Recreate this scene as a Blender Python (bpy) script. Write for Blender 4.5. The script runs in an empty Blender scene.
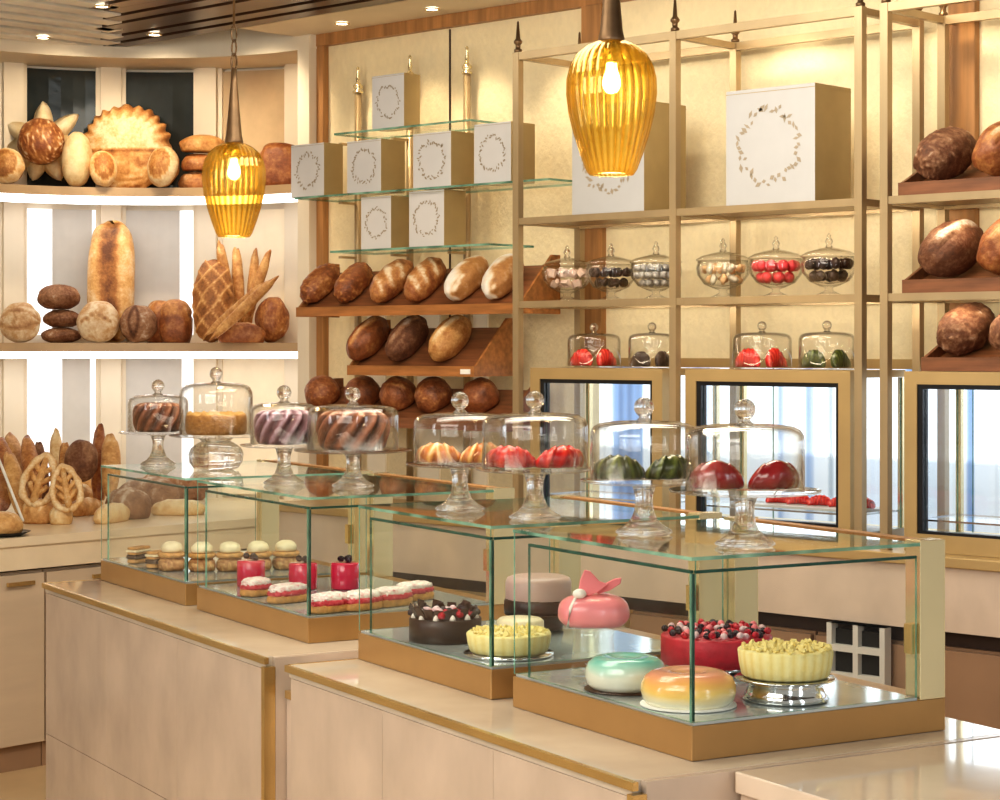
import bpy, math, random
from mathutils import Vector, Matrix, Euler, noise
random.seed(7)
R = math.radians
pi = math.pi
SC = bpy.context.scene
COL = SC.collection

# ------------------------------------------------------------------ camera geometry
# world axes: x runs along the back wall (to the right), y into the back wall, z up
F, EYE, HY = 2012.0, 1.68, 347.0
CA, SA = 0.7333, 0.68
def cam2w(x, y):
    dx, dy = x - 1.21, y - 6.8
    return dx*CA - dy*SA, dx*SA + dy*CA
CU, CV = cam2w(0, 0)
YAW = math.atan2(SA, CA)
def ray(px):
    k = (px - 500)/F
    return k*CA - SA, k*SA + CA
def zy(py, Y): return EYE - (py - HY)/F*Y
def hit_v(px, py, v):
    a, b = ray(px); Y = (v - CV)/b
    return CU + a*Y, zy(py, Y), Y
def hit_u(px, py, u):
    a, b = ray(px); Y = (u - CU)/a
    return CV + b*Y, zy(py, Y), Y
def hit_z(px, py, z):
    Y = (EYE - z)*F/(py - HY); a, b = ray(px)
    return CU + a*Y, CV + b*Y, Y
def pt(px, py, Y):
    a, b = ray(px)
    return Vector((CU + a*Y, CV + b*Y, zy(py, Y)))
def px_of(u, v):
    du, dv = u - CU, v - CV
    x, y = du*CA + dv*SA, -du*SA + dv*CA
    return 500 + F*x/y, y
def UV(px, v): return hit_v(px, 0, v)[0]
# counter row: s runs from customer side to staff side, t runs away along the row
SX, SY = .867*CA - .498*SA, .867*SA + .498*CA
TX, TY = -SY, SX
ROW = math.atan2(SY, SX)
OU, OV = cam2w(.3626, 3.8)
def st(s, t): return OU + SX*s + TX*t, OV + SY*s + TY*t
def to_st(u, v):
    du, dv = u - OU, v - OV
    return du*SX + dv*SY, du*TX + dv*TY

# ------------------------------------------------------------------ materials
MATS = {}
def newmat(name):
    m = bpy.data.materials.new(name); m.use_nodes = True
    nt = m.node_tree; nt.nodes.clear()
    out = nt.nodes.new('ShaderNodeOutputMaterial')
    return m, nt, out
def nd(nt, typ, **kw):
    n = nt.nodes.new(typ)
    for k, v in kw.items():
        if k.startswith('_'): setattr(n, k[1:], v)
        else: n.inputs[k.replace('__', ' ')].default_value = v
    return n
def c4(c): return (c[0], c[1], c[2], 1)
def ramp(nt, stops):
    r = nt.nodes.new('ShaderNodeValToRGB'); e = r.color_ramp.elements
    while len(e) < len(stops): e.new(.5)
    for i, (p, c) in enumerate(stops):
        e[i].position = p; e[i].color = c4(c)
    return r
def coords(nt, kind='Object', scale=(1, 1, 1)):
    tc = nt.nodes.new('ShaderNodeTexCoord'); mp = nt.nodes.new('ShaderNodeMapping')
    mp.inputs['Scale'].default_value = scale
    nt.links.new(tc.outputs[kind], mp.inputs['Vector'])
    return mp.outputs['Vector']
def plain(name, col, rough=.5, metal=0, var=.12, scale=12, stretch=(1, 1, 1), bump=0, bscale=60, spec=.5, emit=0, emitc=None, coat=0):
    """principled surface whose colour drifts a little with procedural noise"""
    m, nt, out = newmat(name); L = nt.links.new
    b = nd(nt, 'ShaderNodeBsdfPrincipled'); b.inputs['Roughness'].default_value = rough
    b.inputs['Metallic'].default_value = metal; b.inputs['Specular IOR Level'].default_value = spec
    b.inputs['Coat Weight'].default_value = coat
    v = coords(nt, 'Object', stretch)
    n = nd(nt, 'ShaderNodeTexNoise', Scale=scale, Detail=4.0); L(v, n.inputs['Vector'])
    lo = [max(0, x*(1 - var)) for x in col]; hi = [min(1, x*(1 + var)) for x in col]
    r = ramp(nt, [(.3, lo), (.7, hi)]); L(n.outputs['Fac'], r.inputs['Fac']); L(r.outputs['Color'], b.inputs['Base Color'])
    if bump:
        n2 = nd(nt, 'ShaderNodeTexNoise', Scale=bscale, Detail=3.0); L(v, n2.inputs['Vector'])
        bp = nd(nt, 'ShaderNodeBump', Strength=bump, Distance=.01); L(n2.outputs['Fac'], bp.inputs['Height']); L(bp.outputs['Normal'], b.inputs['Normal'])
    if emit:
        b.inputs['Emission Color'].default_value = c4(emitc or col); b.inputs['Emission Strength'].default_value = emit
    L(b.outputs['BSDF'], out.inputs['Surface'])
    MATS[name] = m; return m
def toned(name, stops, rough=.55, nscale=30, namt=.35, bump=.4, bscale=90, coat=0, sss=0):
    """food: the 'tone' attribute of the mesh plus noise drives a colour ramp"""
    m, nt, out = newmat(name); L = nt.links.new
    b = nd(nt, 'ShaderNodeBsdfPrincipled'); b.inputs['Roughness'].default_value = rough; b.inputs['Coat Weight'].default_value = coat
    b.inputs['Coat Roughness'].default_value = .15
    a = nt.nodes.new('ShaderNodeAttribute'); a.attribute_name = 'tone'
    v = coords(nt, 'Object')
    oi = nt.nodes.new('ShaderNodeObjectInfo'); ad = nt.nodes.new('ShaderNodeVectorMath'); ad.operation = 'ADD'
    L(v, ad.inputs[0]); L(oi.outputs['Random'], ad.inputs[1])
    n = nd(nt, 'ShaderNodeTexNoise', Scale=nscale, Detail=5.0, Roughness=.65); L(ad.outputs[0], n.inputs['Vector'])
    s = nt.nodes.new('ShaderNodeMath'); s.operation = 'MULTIPLY_ADD'; s.inputs[1].default_value = namt*2; s.inputs[2].default_value = -namt
    L(n.outputs['Fac'], s.inputs[0])
    t = nt.nodes.new('ShaderNodeMath'); t.operation = 'ADD'; L(a.outputs['Fac'], t.inputs[0]); L(s.outputs[0], t.inputs[1])
    nf = nd(nt, 'ShaderNodeTexNoise', Scale=nscale*5, Detail=3.0); L(ad.outputs[0], nf.inputs['Vector'])
    t2 = nt.nodes.new('ShaderNodeMath'); t2.operation = 'MULTIPLY_ADD'; t2.inputs[1].default_value = namt*.8; L(nf.outputs['Fac'], t2.inputs[0])
    t3 = nt.nodes.new('ShaderNodeMath'); t3.operation = 'SUBTRACT'; t3.inputs[1].default_value = namt*.4; L(t.outputs[0], t3.inputs[0]); L(t3.outputs[0], t2.inputs[2])
    r = ramp(nt, stops); L(t2.outputs[0], r.inputs['Fac']); L(r.outputs['Color'], b.inputs['Base Color'])
    if bump:
        n2 = nd(nt, 'ShaderNodeTexNoise', Scale=bscale, Detail=4.0); L(ad.outputs[0], n2.inputs['Vector'])
        bp = nd(nt, 'ShaderNodeBump', Strength=bump, Distance=.006); L(n2.outputs['Fac'], bp.inputs['Height']); L(bp.outputs['Normal'], b.inputs['Normal'])
    L(b.outputs['BSDF'], out.inputs['Surface'])
    MATS[name] = m; return m
def thin_glass(name, tint, base=.05, edge=.65, power=3.0, glossc=(1, 1, 1), edge_tint=None):
    """clear pane or blown shell: see-through, reflecting more at grazing angles"""
    m, nt, out = newmat(name); L = nt.links.new
    tr = nd(nt, 'ShaderNodeBsdfTransparent'); tr.inputs['Color'].default_value = c4(tint)
    gl = nd(nt, 'ShaderNodeBsdfGlossy', Roughness=.02); gl.inputs['Color'].default_value = c4(glossc)
    lw = nd(nt, 'ShaderNodeLayerWeight', Blend=.5)
    p = nt.nodes.new('ShaderNodeMath'); p.operation = 'POWER'; p.inputs[1].default_value = power; L(lw.outputs['Facing'], p.inputs[0])
    q = nt.nodes.new('ShaderNodeMath'); q.operation = 'MULTIPLY_ADD'; q.inputs[1].default_value = edge; q.inputs[2].default_value = base; L(p.outputs[0], q.inputs[0])
    mx = nt.nodes.new('ShaderNodeMixShader'); L(q.outputs[0], mx.inputs['Fac']); L(tr.outputs[0], mx.inputs[1]); L(gl.outputs[0], mx.inputs[2])
    if edge_tint:
        er = ramp(nt, [(.55, tint), (.97, edge_tint)]); L(lw.outputs['Facing'], er.inputs['Fac']); L(er.outputs['Color'], tr.inputs['Color'])
    L(mx.outputs[0], out.inputs['Surface']); MATS[name] = m; return m
def solid_glass(name, col=(1, 1, 1), rough=0.0):
    m, nt, out = newmat(name); L = nt.links.new
    g = nd(nt, 'ShaderNodeBsdfGlass', Roughness=rough, IOR=1.42); g.inputs['Color'].default_value = c4(col)
    tr = nd(nt, 'ShaderNodeBsdfTransparent'); tr.inputs['Color'].default_value = (.97, .96, .93, 1)
    mx = nt.nodes.new('ShaderNodeMixShader'); mx.inputs['Fac'].default_value = .35
    L(g.outputs[0], mx.inputs[1]); L(tr.outputs[0], mx.inputs[2])
    L(mx.outputs[0], out.inputs['Surface']); MATS[name] = m; return m
def glow(name, col, strength):
    m, nt, out = newmat(name)
    e = nd(nt, 'ShaderNodeEmission', Strength=strength); e.inputs['Color'].default_value = c4(col)
    nt.links.new(e.outputs[0], out.inputs['Surface']); MATS[name] = m; return m

plain('plaster', (.80, .71, .57), .7, var=.05, scale=3)
plain('wallpaper', (.90, .765, .50), .55, var=.035, scale=45, stretch=(1, 1, .6), bump=.55, bscale=55)
plain('wood_trim', (.40, .20, .075), .45, var=.25, scale=6, stretch=(6, 6, .5))
plain('shelf_wood', (.52, .36, .21), .4, var=.12, scale=5)
plain('brass', (.45, .335, .195), .36, metal=.5, var=.10, scale=6, stretch=(1, 1, .3))
plain('gold', (.80, .58, .26), .24, metal=.85, var=.12, scale=3)
plain('gold_frame', (.52, .36, .165), .38, metal=.35, var=.08, scale=4)
plain('plinth', (.48, .285, .115), .32, metal=.55, var=.10, scale=3)
plain('pale_brass', (.93, .80, .50), .22, metal=.8, var=.06, scale=3)
plain('onyx', (.62, .495, .395), .22, var=.10, scale=5.5, stretch=(1.2, 1.2, .8), coat=.3)
plain('onyx_top', (.72, .61, .48), .07, var=.12, scale=4, coat=.4)
plain('marble', (.74, .60, .47), .10, var=.09, scale=4, coat=.5)
plain('laminate', (.60, .47, .34), .4, var=.06, scale=2, stretch=(1, 1, 6))
plain('laminate_dark', (.34, .21, .13), .4, var=.08, scale=3)
plain('worktop', (.80, .66, .47), .3, var=.06, scale=5)
plain('dark_gap', (.06, .035, .025), .5)
plain('black_frame', (.012, .012, .014), .3)
plain('tray_wood', (.40, .165, .05), .4, var=.3, scale=5, stretch=(1, 8, 8))
plain('tray_dark', (.22, .085, .035), .45, var=.3, scale=5, stretch=(1, 8, 8))
plain('box_white', (.66, .635, .62), .5, var=.02)
plain('box_white_dimmed', (.50, .485, .475), .5, var=.02)  # same carton white, darkened to offset the strong light on the large boxes
plain('box_gold', (.42, .305, .14), .4, metal=.2, var=.05)
plain('print_grey', (.36, .29, .21), .5)
plain('bronze', (.20, .12, .06), .35, metal=.6, var=.2, scale=20)
plain('slat_dark', (.06, .028, .015), .3, var=.3, scale=3, stretch=(1, 1, 1))
plain('slat_pale', (.84, .80, .72), .35, var=.2, scale=3)
plain('void', (.015, .012, .01), .8)
plain('floor', (.62, .45, .26), .3, var=.15, scale=2)
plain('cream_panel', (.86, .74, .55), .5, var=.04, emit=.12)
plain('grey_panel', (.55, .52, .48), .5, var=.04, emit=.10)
plain('tan_panel', (.56, .41, .25), .6, var=.06)
plain('dark_window', (.035, .042, .042), .06, var=.4, scale=2.5)
plain('white_paint', (.62, .59, .54), .4, var=.03)
plain('steel', (.72, .72, .72), .12, metal=1, var=.04)
plain('case_floor', (.56, .62, .63), .10, metal=.45, var=.15, scale=7)
plain('card_white', (.88, .85, .78), .5)
plain('leaf_pink', (.86, .22, .24), .4, var=.05)
plain('pink_glaze', (.84, .26, .28), .3, var=.06, coat=.3)
plain('red_velvet', (.50, .012, .03), .5, var=.15, scale=60, bump=.2, bscale=300)
plain('berry_red', (.55, .01, .03), .25, var=.4, scale=90, bump=.5, bscale=250)
plain('berry_dark', (.028, .008, .018), .25, var=.4, scale=90, bump=.6, bscale=250)
plain('berry_pale', (.78, .55, .56), .4, var=.25, scale=60)
plain('choc', (.045, .018, .01), .4, var=.2, scale=40)
plain('choc_shard', (.06, .022, .014), .25)
plain('cream_white', (.88, .80, .72), .45, var=.06, scale=60, bump=.3, bscale=120)
plain('mauve_glaze', (.56, .38, .34), .35, var=.06)
plain('tart_shell', (.58, .30, .10), .6, var=.25, scale=60, bump=.3)
plain('candy_red', (.82, .06, .07), .3, var=.25, scale=50)
plain('candy_choc', (.05, .02, .012), .4, var=.4, scale=70, bump=.3)
plain('candy_cream', (.80, .70, .52), .45, var=.12, scale=50)
plain('candy_peach', (.84, .52, .26), .45, var=.2, scale=50)
plain('candy_pink', (.80, .58, .47), .45, var=.15, scale=40)
plain('candy_grey', (.50, .46, .42), .35, var=.5, scale=60)
plain('ink_blue', (.03, .08, .14), .4, var=.4, scale=50)
glow('bulb', (1, .84, .50), 22)
glow('led', (1, .995, .985), 5.5)
glow('downlight', (1, .88, .66), 9)
glow('backlit_white', (1, .985, .96), 1.5)
thin_glass('pane', (.985, .995, .988), .010, .34, 3.6)
thin_glass('top_pane', (.96, .985, .97), .03, .75, 2.6)
thin_glass('dome_glass', (.985, .985, .98), .03, .70, 3.0, edge_tint=(.60, .58, .55))
thin_glass('cab_pane', (.98, .99, .99), .04, .3, 3)
solid_glass('crystal')
m, nt, out = newmat('glass_edge'); L = nt.links.new
b = nd(nt, 'ShaderNodeBsdfPrincipled', Roughness=.12); b.inputs['Base Color'].default_value = (.10, .30, .21, 1)
n_ = nd(nt, 'ShaderNodeTexNoise', Scale=9.0); r_ = ramp(nt, [(.35, (.035, .13, .095)), (.65, (.30, .55, .42))]); L(coords(nt), n_.inputs['Vector'])
L(n_.outputs['Fac'], r_.inputs['Fac']); L(r_.outputs['Color'], b.inputs['Base Color'])
tr = nd(nt, 'ShaderNodeBsdfTransparent'); tr.inputs['Color'].default_value = (.6, .85, .75, 1)
mx = nt.nodes.new('ShaderNodeMixShader'); mx.inputs['Fac'].default_value = .25
L(b.outputs[0], mx.inputs[1]); L(tr.outputs[0], mx.inputs[2]); L(mx.outputs[0], out.inputs['Surface']); MATS['glass_edge'] = m
# amber ribbed glass
m, nt, out = newmat('amber'); L = nt.links.new
lw = nd(nt, 'ShaderNodeLayerWeight', Blend=.5)
r_ = ramp(nt, [(.0, (.98, .91, .66)), (.45, (.93, .83, .50)), (.75, (.84, .70, .34)), (.95, (.62, .45, .16))])
at_ = nt.nodes.new('ShaderNodeAttribute'); at_.attribute_name = 'tone'
mt_ = nt.nodes.new('ShaderNodeMath'); mt_.operation = 'MULTIPLY_ADD'; mt_.inputs[1].default_value = .75; L(at_.outputs['Fac'], mt_.inputs[0]); L(lw.outputs['Facing'], mt_.inputs[2]); L(mt_.outputs[0], r_.inputs['Fac'])
tr = nt.nodes.new('ShaderNodeBsdfTransparent'); L(r_.outputs['Color'], tr.inputs['Color'])
tl = nt.nodes.new('ShaderNodeBsdfTranslucent'); tl.inputs['Color'].default_value = (.9, .66, .18, 1)
gl = nd(nt, 'ShaderNodeBsdfGlossy', Roughness=.05); gl.inputs['Color'].default_value = (1, .85, .5, 1)
m1 = nt.nodes.new('ShaderNodeMixShader'); m1.inputs['Fac'].default_value = .10; L(tr.outputs[0], m1.inputs[1]); L(tl.outputs[0], m1.inputs[2])
p_ = nt.nodes.new('ShaderNodeMath'); p_.operation = 'MULTIPLY_ADD'; p_.inputs[1].default_value = .30; p_.inputs[2].default_value = .05; L(lw.outputs['Facing'], p_.inputs[0])
m2 = nt.nodes.new('ShaderNodeMixShader'); L(p_.outputs[0], m2.inputs['Fac']); L(m1.outputs[0], m2.inputs[1]); L(gl.outputs[0], m2.inputs[2])
L(m2.outputs[0], out.inputs['Surface']); MATS['amber'] = m
# street seen through the glazing: pale daylight facade with bluish vertical bays
m, nt, out = newmat('street'); L = nt.links.new
v = coords(nt, 'Object', (1, 1, 1))
sx = nt.nodes.new('ShaderNodeSeparateXYZ'); L(v, sx.inputs[0])
cb = nt.nodes.new('ShaderNodeCombineXYZ'); L(sx.outputs['X'], cb.inputs['X'])
n1 = nd(nt, 'ShaderNodeTexNoise', Scale=4.0, Detail=2.0, Roughness=.6); L(cb.outputs[0], n1.inputs['Vector'])
r1 = ramp(nt, [(.32, (.10, .15, .28)), (.42, (.28, .42, .66)), (.47, (.95, .97, 1)), (.58, (1, 1, 1)), (.63, (.45, .52, .58)), (.70, (.62, .48, .36))])
r1.color_ramp.interpolation = 'EASE'
L(n1.outputs['Fac'], r1.inputs['Fac'])
r2 = ramp(nt, [(.0, (.30, .33, .36)), (.70, (.34, .38, .42)), (.79, (.42, .47, .52)), (.81, (1, 1, 1)), (1.0, (.9, .94, 1))])
mz = nt.nodes.new('ShaderNodeMath'); mz.operation = 'MULTIPLY_ADD'; mz.inputs[1].default_value = .7; mz.inputs[2].default_value = 0; L(sx.outputs['Z'], mz.inputs[0]); L(mz.outputs[0], r2.inputs['Fac'])
mxc = nt.nodes.new('ShaderNodeMix'); mxc.data_type = 'RGBA'; mxc.blend_type = 'MULTIPLY'; mxc.inputs['Factor'].default_value = .8
L(r1.outputs['Color'], mxc.inputs[6]); L(r2.outputs['Color'], mxc.inputs[7])
e = nd(nt, 'ShaderNodeEmission', Strength=1.9); L(mxc.outputs[2], e.inputs['Color']); L(e.outputs[0], out.inputs['Surface']); MATS['street'] = m
# foods
toned('crust_gold', [(.05, (.13, .04, .01)), (.38, (.42, .17, .045)), (.65, (.70, .40, .15)), (.95, (.90, .74, .48))], nscale=16, namt=.42, bump=.6)
toned('crust_dark', [(.05, (.045, .016, .008)), (.40, (.17, .065, .028)), (.66, (.36, .19, .10)), (.95, (.78, .68, .56))], rough=.7, nscale=16, namt=.48, bump=.7)
toned('crust_red', [(.05, (.075, .02, .008)), (.40, (.30, .095, .03)), (.66, (.58, .27, .09)), (.95, (.88, .72, .50))], nscale=14, namt=.46, bump=.6, rough=.45)
toned('crust_pale', [(.05, (.32, .14, .04)), (.40, (.66, .40, .16)), (.66, (.83, .64, .36)), (.95, (.92, .80, .58))], nscale=16, namt=.4)
toned('crust_flour', [(.05, (.30, .13, .05)), (.38, (.58, .34, .16)), (.62, (.80, .66, .46)), (.95, (.93, .86, .74))], nscale=12, namt=.5)
toned('past_red', [(.05, (.20, .002, .004)), (.4, (.55, .012, .015)), (.65, (.80, .05, .03)), (.95, (.92, .35, .22))], .25, 25, .15, .1, coat=.4)
toned('past_green', [(.05, (.012, .018, .004)), (.4, (.055, .075, .012)), (.65, (.16, .19, .035)), (.95, (.42, .42, .12))], .3, 60, .35, .2, coat=.3)
toned('past_orange', [(.05, (.30, .05, .008)), (.4, (.66, .20, .04)), (.65, (.88, .48, .13)), (.95, (.97, .86, .62))], .3, 25, .12, .1, coat=.3)
toned('past_choc', [(.05, (.012, .006, .004)), (.5, (.06, .026, .016)), (.95, (.25, .15, .10))], .4, 60, .4, .3)
toned('cake_choc', [(.05, (.035, .012, .006)), (.42, (.17, .055, .022)), (.68, (.36, .14, .07)), (.95, (.80, .58, .42))], .5, 70, .25, .4)
toned('cake_mauve', [(.05, (.05, .018, .02)), (.42, (.20, .08, .09)), (.66, (.52, .34, .38)), (.95, (.84, .70, .72))], .5, 40, .2, .3)
toned('cake_crumb', [(.05, (.22, .07, .015)), (.45, (.52, .24, .06)), (.70, (.72, .45, .16)), (.95, (.88, .72, .42))], .7, 80, .4, .8)
toned('cake_yellow', [(.05, (.58, .36, .05)), (.45, (.84, .68, .25)), (.70, (.90, .79, .38)), (.95, (.95, .89, .60))], .6, 60, .18, .3)
toned('cake_mint', [(.0, (.80, .78, .66)), (.42, (.78, .80, .68)), (.70, (.40, .68, .56)), (.95, (.12, .50, .40))], .2, 6, .08, 0, coat=.6)
toned('cake_peach', [(.0, (.86, .82, .62)), (.35, (.90, .62, .18)), (.62, (.92, .50, .14)), (.95, (.88, .34, .20))], .2, 6, .10, 0, coat=.6)
toned('tart_top', [(.05, (.45, .01, .03)), (.4, (.66, .10, .12)), (.58, (.88, .62, .58)), (.85, (.93, .88, .80))], .4, 90, .5, .6)
toned('puff', [(.05, (.16, .05, .02)), (.42, (.42, .19, .07)), (.66, (.74, .48, .22)), (.95, (.93, .84, .62))], .6, 60, .3, .4)

# ------------------------------------------------------------------ mesh builder
class MB:
    def __init__(s): s.v = []; s.f = []; s.m = []; s.t = []; s.sm = []; s.T = Matrix()
    def add(s, vs, fs, mi=0, smooth=False, tones=None):
        o = len(s.v)
        for k, p in enumerate(vs):
            s.v.append(s.T @ Vector(p)); s.t.append(tones[k] if tones else .5)
        for k, f in enumerate(fs):
            s.f.append([i + o for i in f]); s.m.append(mi[k] if isinstance(mi, (list, tuple)) else mi); s.sm.append(smooth)
        return s
    def box(s, c, d, mi=0, rz=0):
        x, y, z = d[0]/2, d[1]/2, d[2]/2; ca, sa = math.cos(rz), math.sin(rz)
        vs = []
        for k in (-1, 1):
            for a, b_ in ((-1, -1), (1, -1), (1, 1), (-1, 1)):
                px, py = a*x, b_*y
                vs.append((c[0] + px*ca - py*sa, c[1] + px*sa + py*ca, c[2] + k*z))
        return s.add(vs, [(3, 2, 1, 0), (4, 5, 6, 7), (0, 1, 5, 4), (1, 2, 6, 5), (2, 3, 7, 6), (3, 0, 4, 7)], mi)
    def lo(s, a, b_, mi=0):
        return s.box([(a[i] + b_[i])/2 for i in range(3)], [abs(b_[i] - a[i]) for i in range(3)], mi)
    def pane(s, a, b_, axis):
        """glass plate: big faces material 0, edges material 1"""
        mi = {2: [0, 0, 1, 1, 1, 1], 1: [1, 1, 0, 1, 0, 1], 0: [1, 1, 1, 0, 1, 0]}[axis]
        return s.lo(a, b_, mi)
    def prism(s, poly, z0, z1, mi=0):
        n = len(poly)
        vs = [(p[0], p[1], z0) for p in poly] + [(p[0], p[1], z1) for p in poly]
        fs = [list(range(n - 1, -1, -1)), list(range(n, 2*n))] + [(i, (i + 1) % n, n + (i + 1) % n, n + i) for i in range(n)]
        return s.add(vs, fs, mi)
    def lathe(s, prof, n=32, mi=0, rf=None, zf=None, tone=None, smooth=True, c=(0, 0, 0)):
        vs, fs, ts = [], [], []
        for j, (r, z) in enumerate(prof):
            for i in range(n):
                a = 2*pi*i/n
                rr = r*(rf(a, z, j) if rf else 1); zz = z + (zf(a, r, j) if zf else 0)
                vs.append((c[0] + rr*math.cos(a), c[1] + rr*math.sin(a), c[2] + zz)); ts.append(tone(a, z, j) if tone else .5)
        for j in range(len(prof) - 1):
            for i in range(n):
                k = (i + 1) % n
                fs.append((j*n + i, j*n + k, (j + 1)*n + k, (j + 1)*n + i))
        if prof[0][0] > 1e-6: fs.append(list(range(n - 1, -1, -1)))
        if prof[-1][0] > 1e-6: fs.append([(len(prof) - 1)*n + i for i in range(n)])
        return s.add(vs, fs, mi, smooth, ts)
    def loop_lathe(s, prof, n=32, mi=0, rf=None, tone=None):
        """closed profile ring (no caps)"""
        s.lathe_raw(prof, n, mi, rf, tone, True); return s
    def lathe_raw(s, prof, n, mi, rf, tone, close):
        vs, fs, ts = [], [], []
        for j, (r, z) in enumerate(prof):
            for i in range(n):
                a = 2*pi*i/n; rr = r*(rf(a, z, j) if rf else 1)
                vs.append((rr*math.cos(a), rr*math.sin(a), z)); ts.append(tone(a, z, j) if tone else .5)
        M = len(prof)
        for j in range(M if close else M - 1):
            q = (j + 1) % M
            for i in range(n):
                k = (i + 1) % n
                fs.append((j*n + i, j*n + k, q*n + k, q*n + i))
        s.add(vs, fs, mi, True, ts)
    def tube(s, pts, rad, n=10, mi=0, tone=None, flat=1.0, smooth=True):
        pts = [Vector(p) for p in pts]; vs, fs, ts = [], [], []
        for j, p in enumerate(pts):
            d = (pts[min(j + 1, len(pts) - 1)] - pts[max(j - 1, 0)]).normalized()
            up = Vector((0, 0, 1)) if abs(d.z) < .95 else Vector((0, 1, 0))
            x = d.cross(up).normalized(); y = x.cross(d).normalized()
            r = rad[j] if isinstance(rad, (list, tuple)) else rad
            for i in range(n):
                a = 2*pi*i/n
                vs.append(p + x*math.cos(a)*r + y*math.sin(a)*r*flat); ts.append(tone(j, a) if tone else .5)
        for j in range(len(pts) - 1):
            for i in range(n):
                k = (i + 1) % n; fs.append((j*n + i, j*n + k, (j + 1)*n + k, (j + 1)*n + i))
        fs.append(list(range(n - 1, -1, -1))); fs.append([(len(pts) - 1)*n + i for i in range(n)])
        return s.add(vs, fs, mi, smooth, ts)
    def blob(s, L_, W, H, nu=30, nv=28, flat=-.5, pw=2.4, disp=None, tone=None, mi=0, c=(0, 0, 0), seed=0, rough=.03):
        """loaf: poles on x, flattened underneath, base at z=0"""
        vs, fs, ts = [], [], []
        e = 2.0/pw
        for j in range(nu + 1):
            al = pi*j/nu; ca_, sa_ = math.cos(al), math.sin(al)
            for i in range(nv):
                be = 2*pi*i/nv
                n_ = Vector((ca_, sa_*math.cos(be), sa_*math.sin(be)))
                q = Vector([math.copysign(abs(x)**e, x) for x in n_])
                k = 1 + rough*noise.noise(n_*2.2 + Vector((seed, seed*1.7, 3)))*2
                if disp: k += disp(n_)
                x, y, z = q.x*k, q.y*k, q.z*k
                z = max(z, flat)
                vs.append((c[0] + x*L_/2, c[1] + y*W/2, c[2] + (z - flat)/(1 - flat)*H)); ts.append(tone(n_) if tone else .5)
        for j in range(nu):
            for i in range(nv):
                k = (i + 1) % nv
                if j == 0: fs.append((i, (j + 1)*nv + k, (j + 1)*nv + i)[::-1])
                elif j == nu - 1: fs.append((j*nv + i, j*nv + k, (j + 1)*nv + i)[::-1])
                else: fs.append((j*nv + i, j*nv + k, (j + 1)*nv + k, (j + 1)*nv + i)[::-1])
        return s.add(vs, fs, mi, True, ts)
    def mesh(s, name, mats):
        me = bpy.data.meshes.new(name); me.from_pydata(s.v, [], s.f)
        for mm in mats: me.materials.append(MATS[mm])
        me.polygons.foreach_set('material_index', s.m); me.polygons.foreach_set('use_smooth', s.sm)
        a = me.attributes.new('tone', 'FLOAT', 'POINT'); a.data.foreach_set('value', s.t)
        me.update(); return me

def tag(o, label=None, cat=None, group=None, kind=None):
    if label: o['label'] = label
    if cat: o['category'] = cat
    if group: o['group'] = group
    if kind: o['kind'] = kind
    return o
def thing(name, label, cat, loc, rz=0, group=None):
    o = bpy.data.objects.new(name, None); COL.objects.link(o); o.empty_display_size = .05
    o.location = loc; o.rotation_euler = (0, 0, rz)
    return tag(o, label, cat, group)
def ob(name, mb, mats, parent=None, loc=(0, 0, 0), rot=(0, 0, 0), bev=0, label=None):
    me = mb if isinstance(mb, bpy.types.Mesh) else mb.mesh(name, [mats] if isinstance(mats, str) else mats)
    o = bpy.data.objects.new(name, me); COL.objects.link(o)
    o.location = loc; o.rotation_euler = rot
    if parent: o.parent = parent
    if bev:
        b_ = o.modifiers.new('bevel', 'BEVEL'); b_.width = bev; b_.segments = 2; b_.limit_method = 'ANGLE'
    if label: o['label'] = label
    return o
def struct(name, mb, mats, loc=(0, 0, 0), rot=(0, 0, 0), bev=0):
    return tag(ob(name, mb, mats, None, loc, rot, bev), kind='structure')
def settle(o, u, v, z):
    """stand a single-mesh thing on height z"""
    M = o.rotation_euler.to_matrix() @ Matrix.Diagonal(o.scale)
    lo = min((M @ w.co).z for w in o.data.vertices)
    o.location = (u, v, z - lo + .0005); return o
def solo(name, mb, mats, u, v, z, label, cat, rot=(0, 0, 0), group=None, sc=1):
    o = ob(name, mb, mats, None, (0, 0, 0), rot)
    o.scale = (sc, sc, sc) if not isinstance(sc, tuple) else sc
    settle(o, u, v, z); return tag(o, label, cat, group)
def dup(root, loc, rz=None, label=None, group=None, sc=None):
    r = root.copy(); COL.objects.link(r); r.location = loc
    if rz is not None: r.rotation_euler = (r.rotation_euler[0], r.rotation_euler[1], rz)
    if sc: r.scale = (sc, sc, sc)
    if label: r['label'] = label
    if group: r['group'] = group
    for ch in list(root.children):
        k = ch.copy(); COL.objects.link(k); k.parent = r
        for g in list(ch.children):
            q = g.copy(); COL.objects.link(q); q.parent = k
    return r
# ================================================================== SETTING
AC = (-3.3, -.65); RF, RW = 1.1, 1.5
def arc(r, a0, a1, n=28):
    return [(AC[0] - r*math.sin(R(a0 + (a1 - a0)*i/n)), AC[1] + r*math.cos(R(a0 + (a1 - a0)*i/n))) for i in range(n + 1)]
def alc(px, r):
    lo, hi = -8.0, 100.0
    for _ in range(50):
        a = (lo + hi)/2
        p = (AC[0] - r*math.sin(R(a)), AC[1] + r*math.cos(R(a)))
        if px_of(*p)[0] > px: lo = a
        else: hi = a
    return p[0], p[1], px_of(*p)[1], a
def ring(mb, r0, r1, a0, a1, z0, z1, mi=0, n=28):
    A, B = arc(r0, a0, a1, n), arc(r1, a0, a1, n)
    for i in range(n):
        mb.prism([A[i], A[i + 1], B[i + 1], B[i]][::-1], z0, z1, mi)
    return mb

mb = MB().lo((-5.2, -8, -.1), (5, .6, 0)); struct('floor', mb, 'floor')
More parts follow.
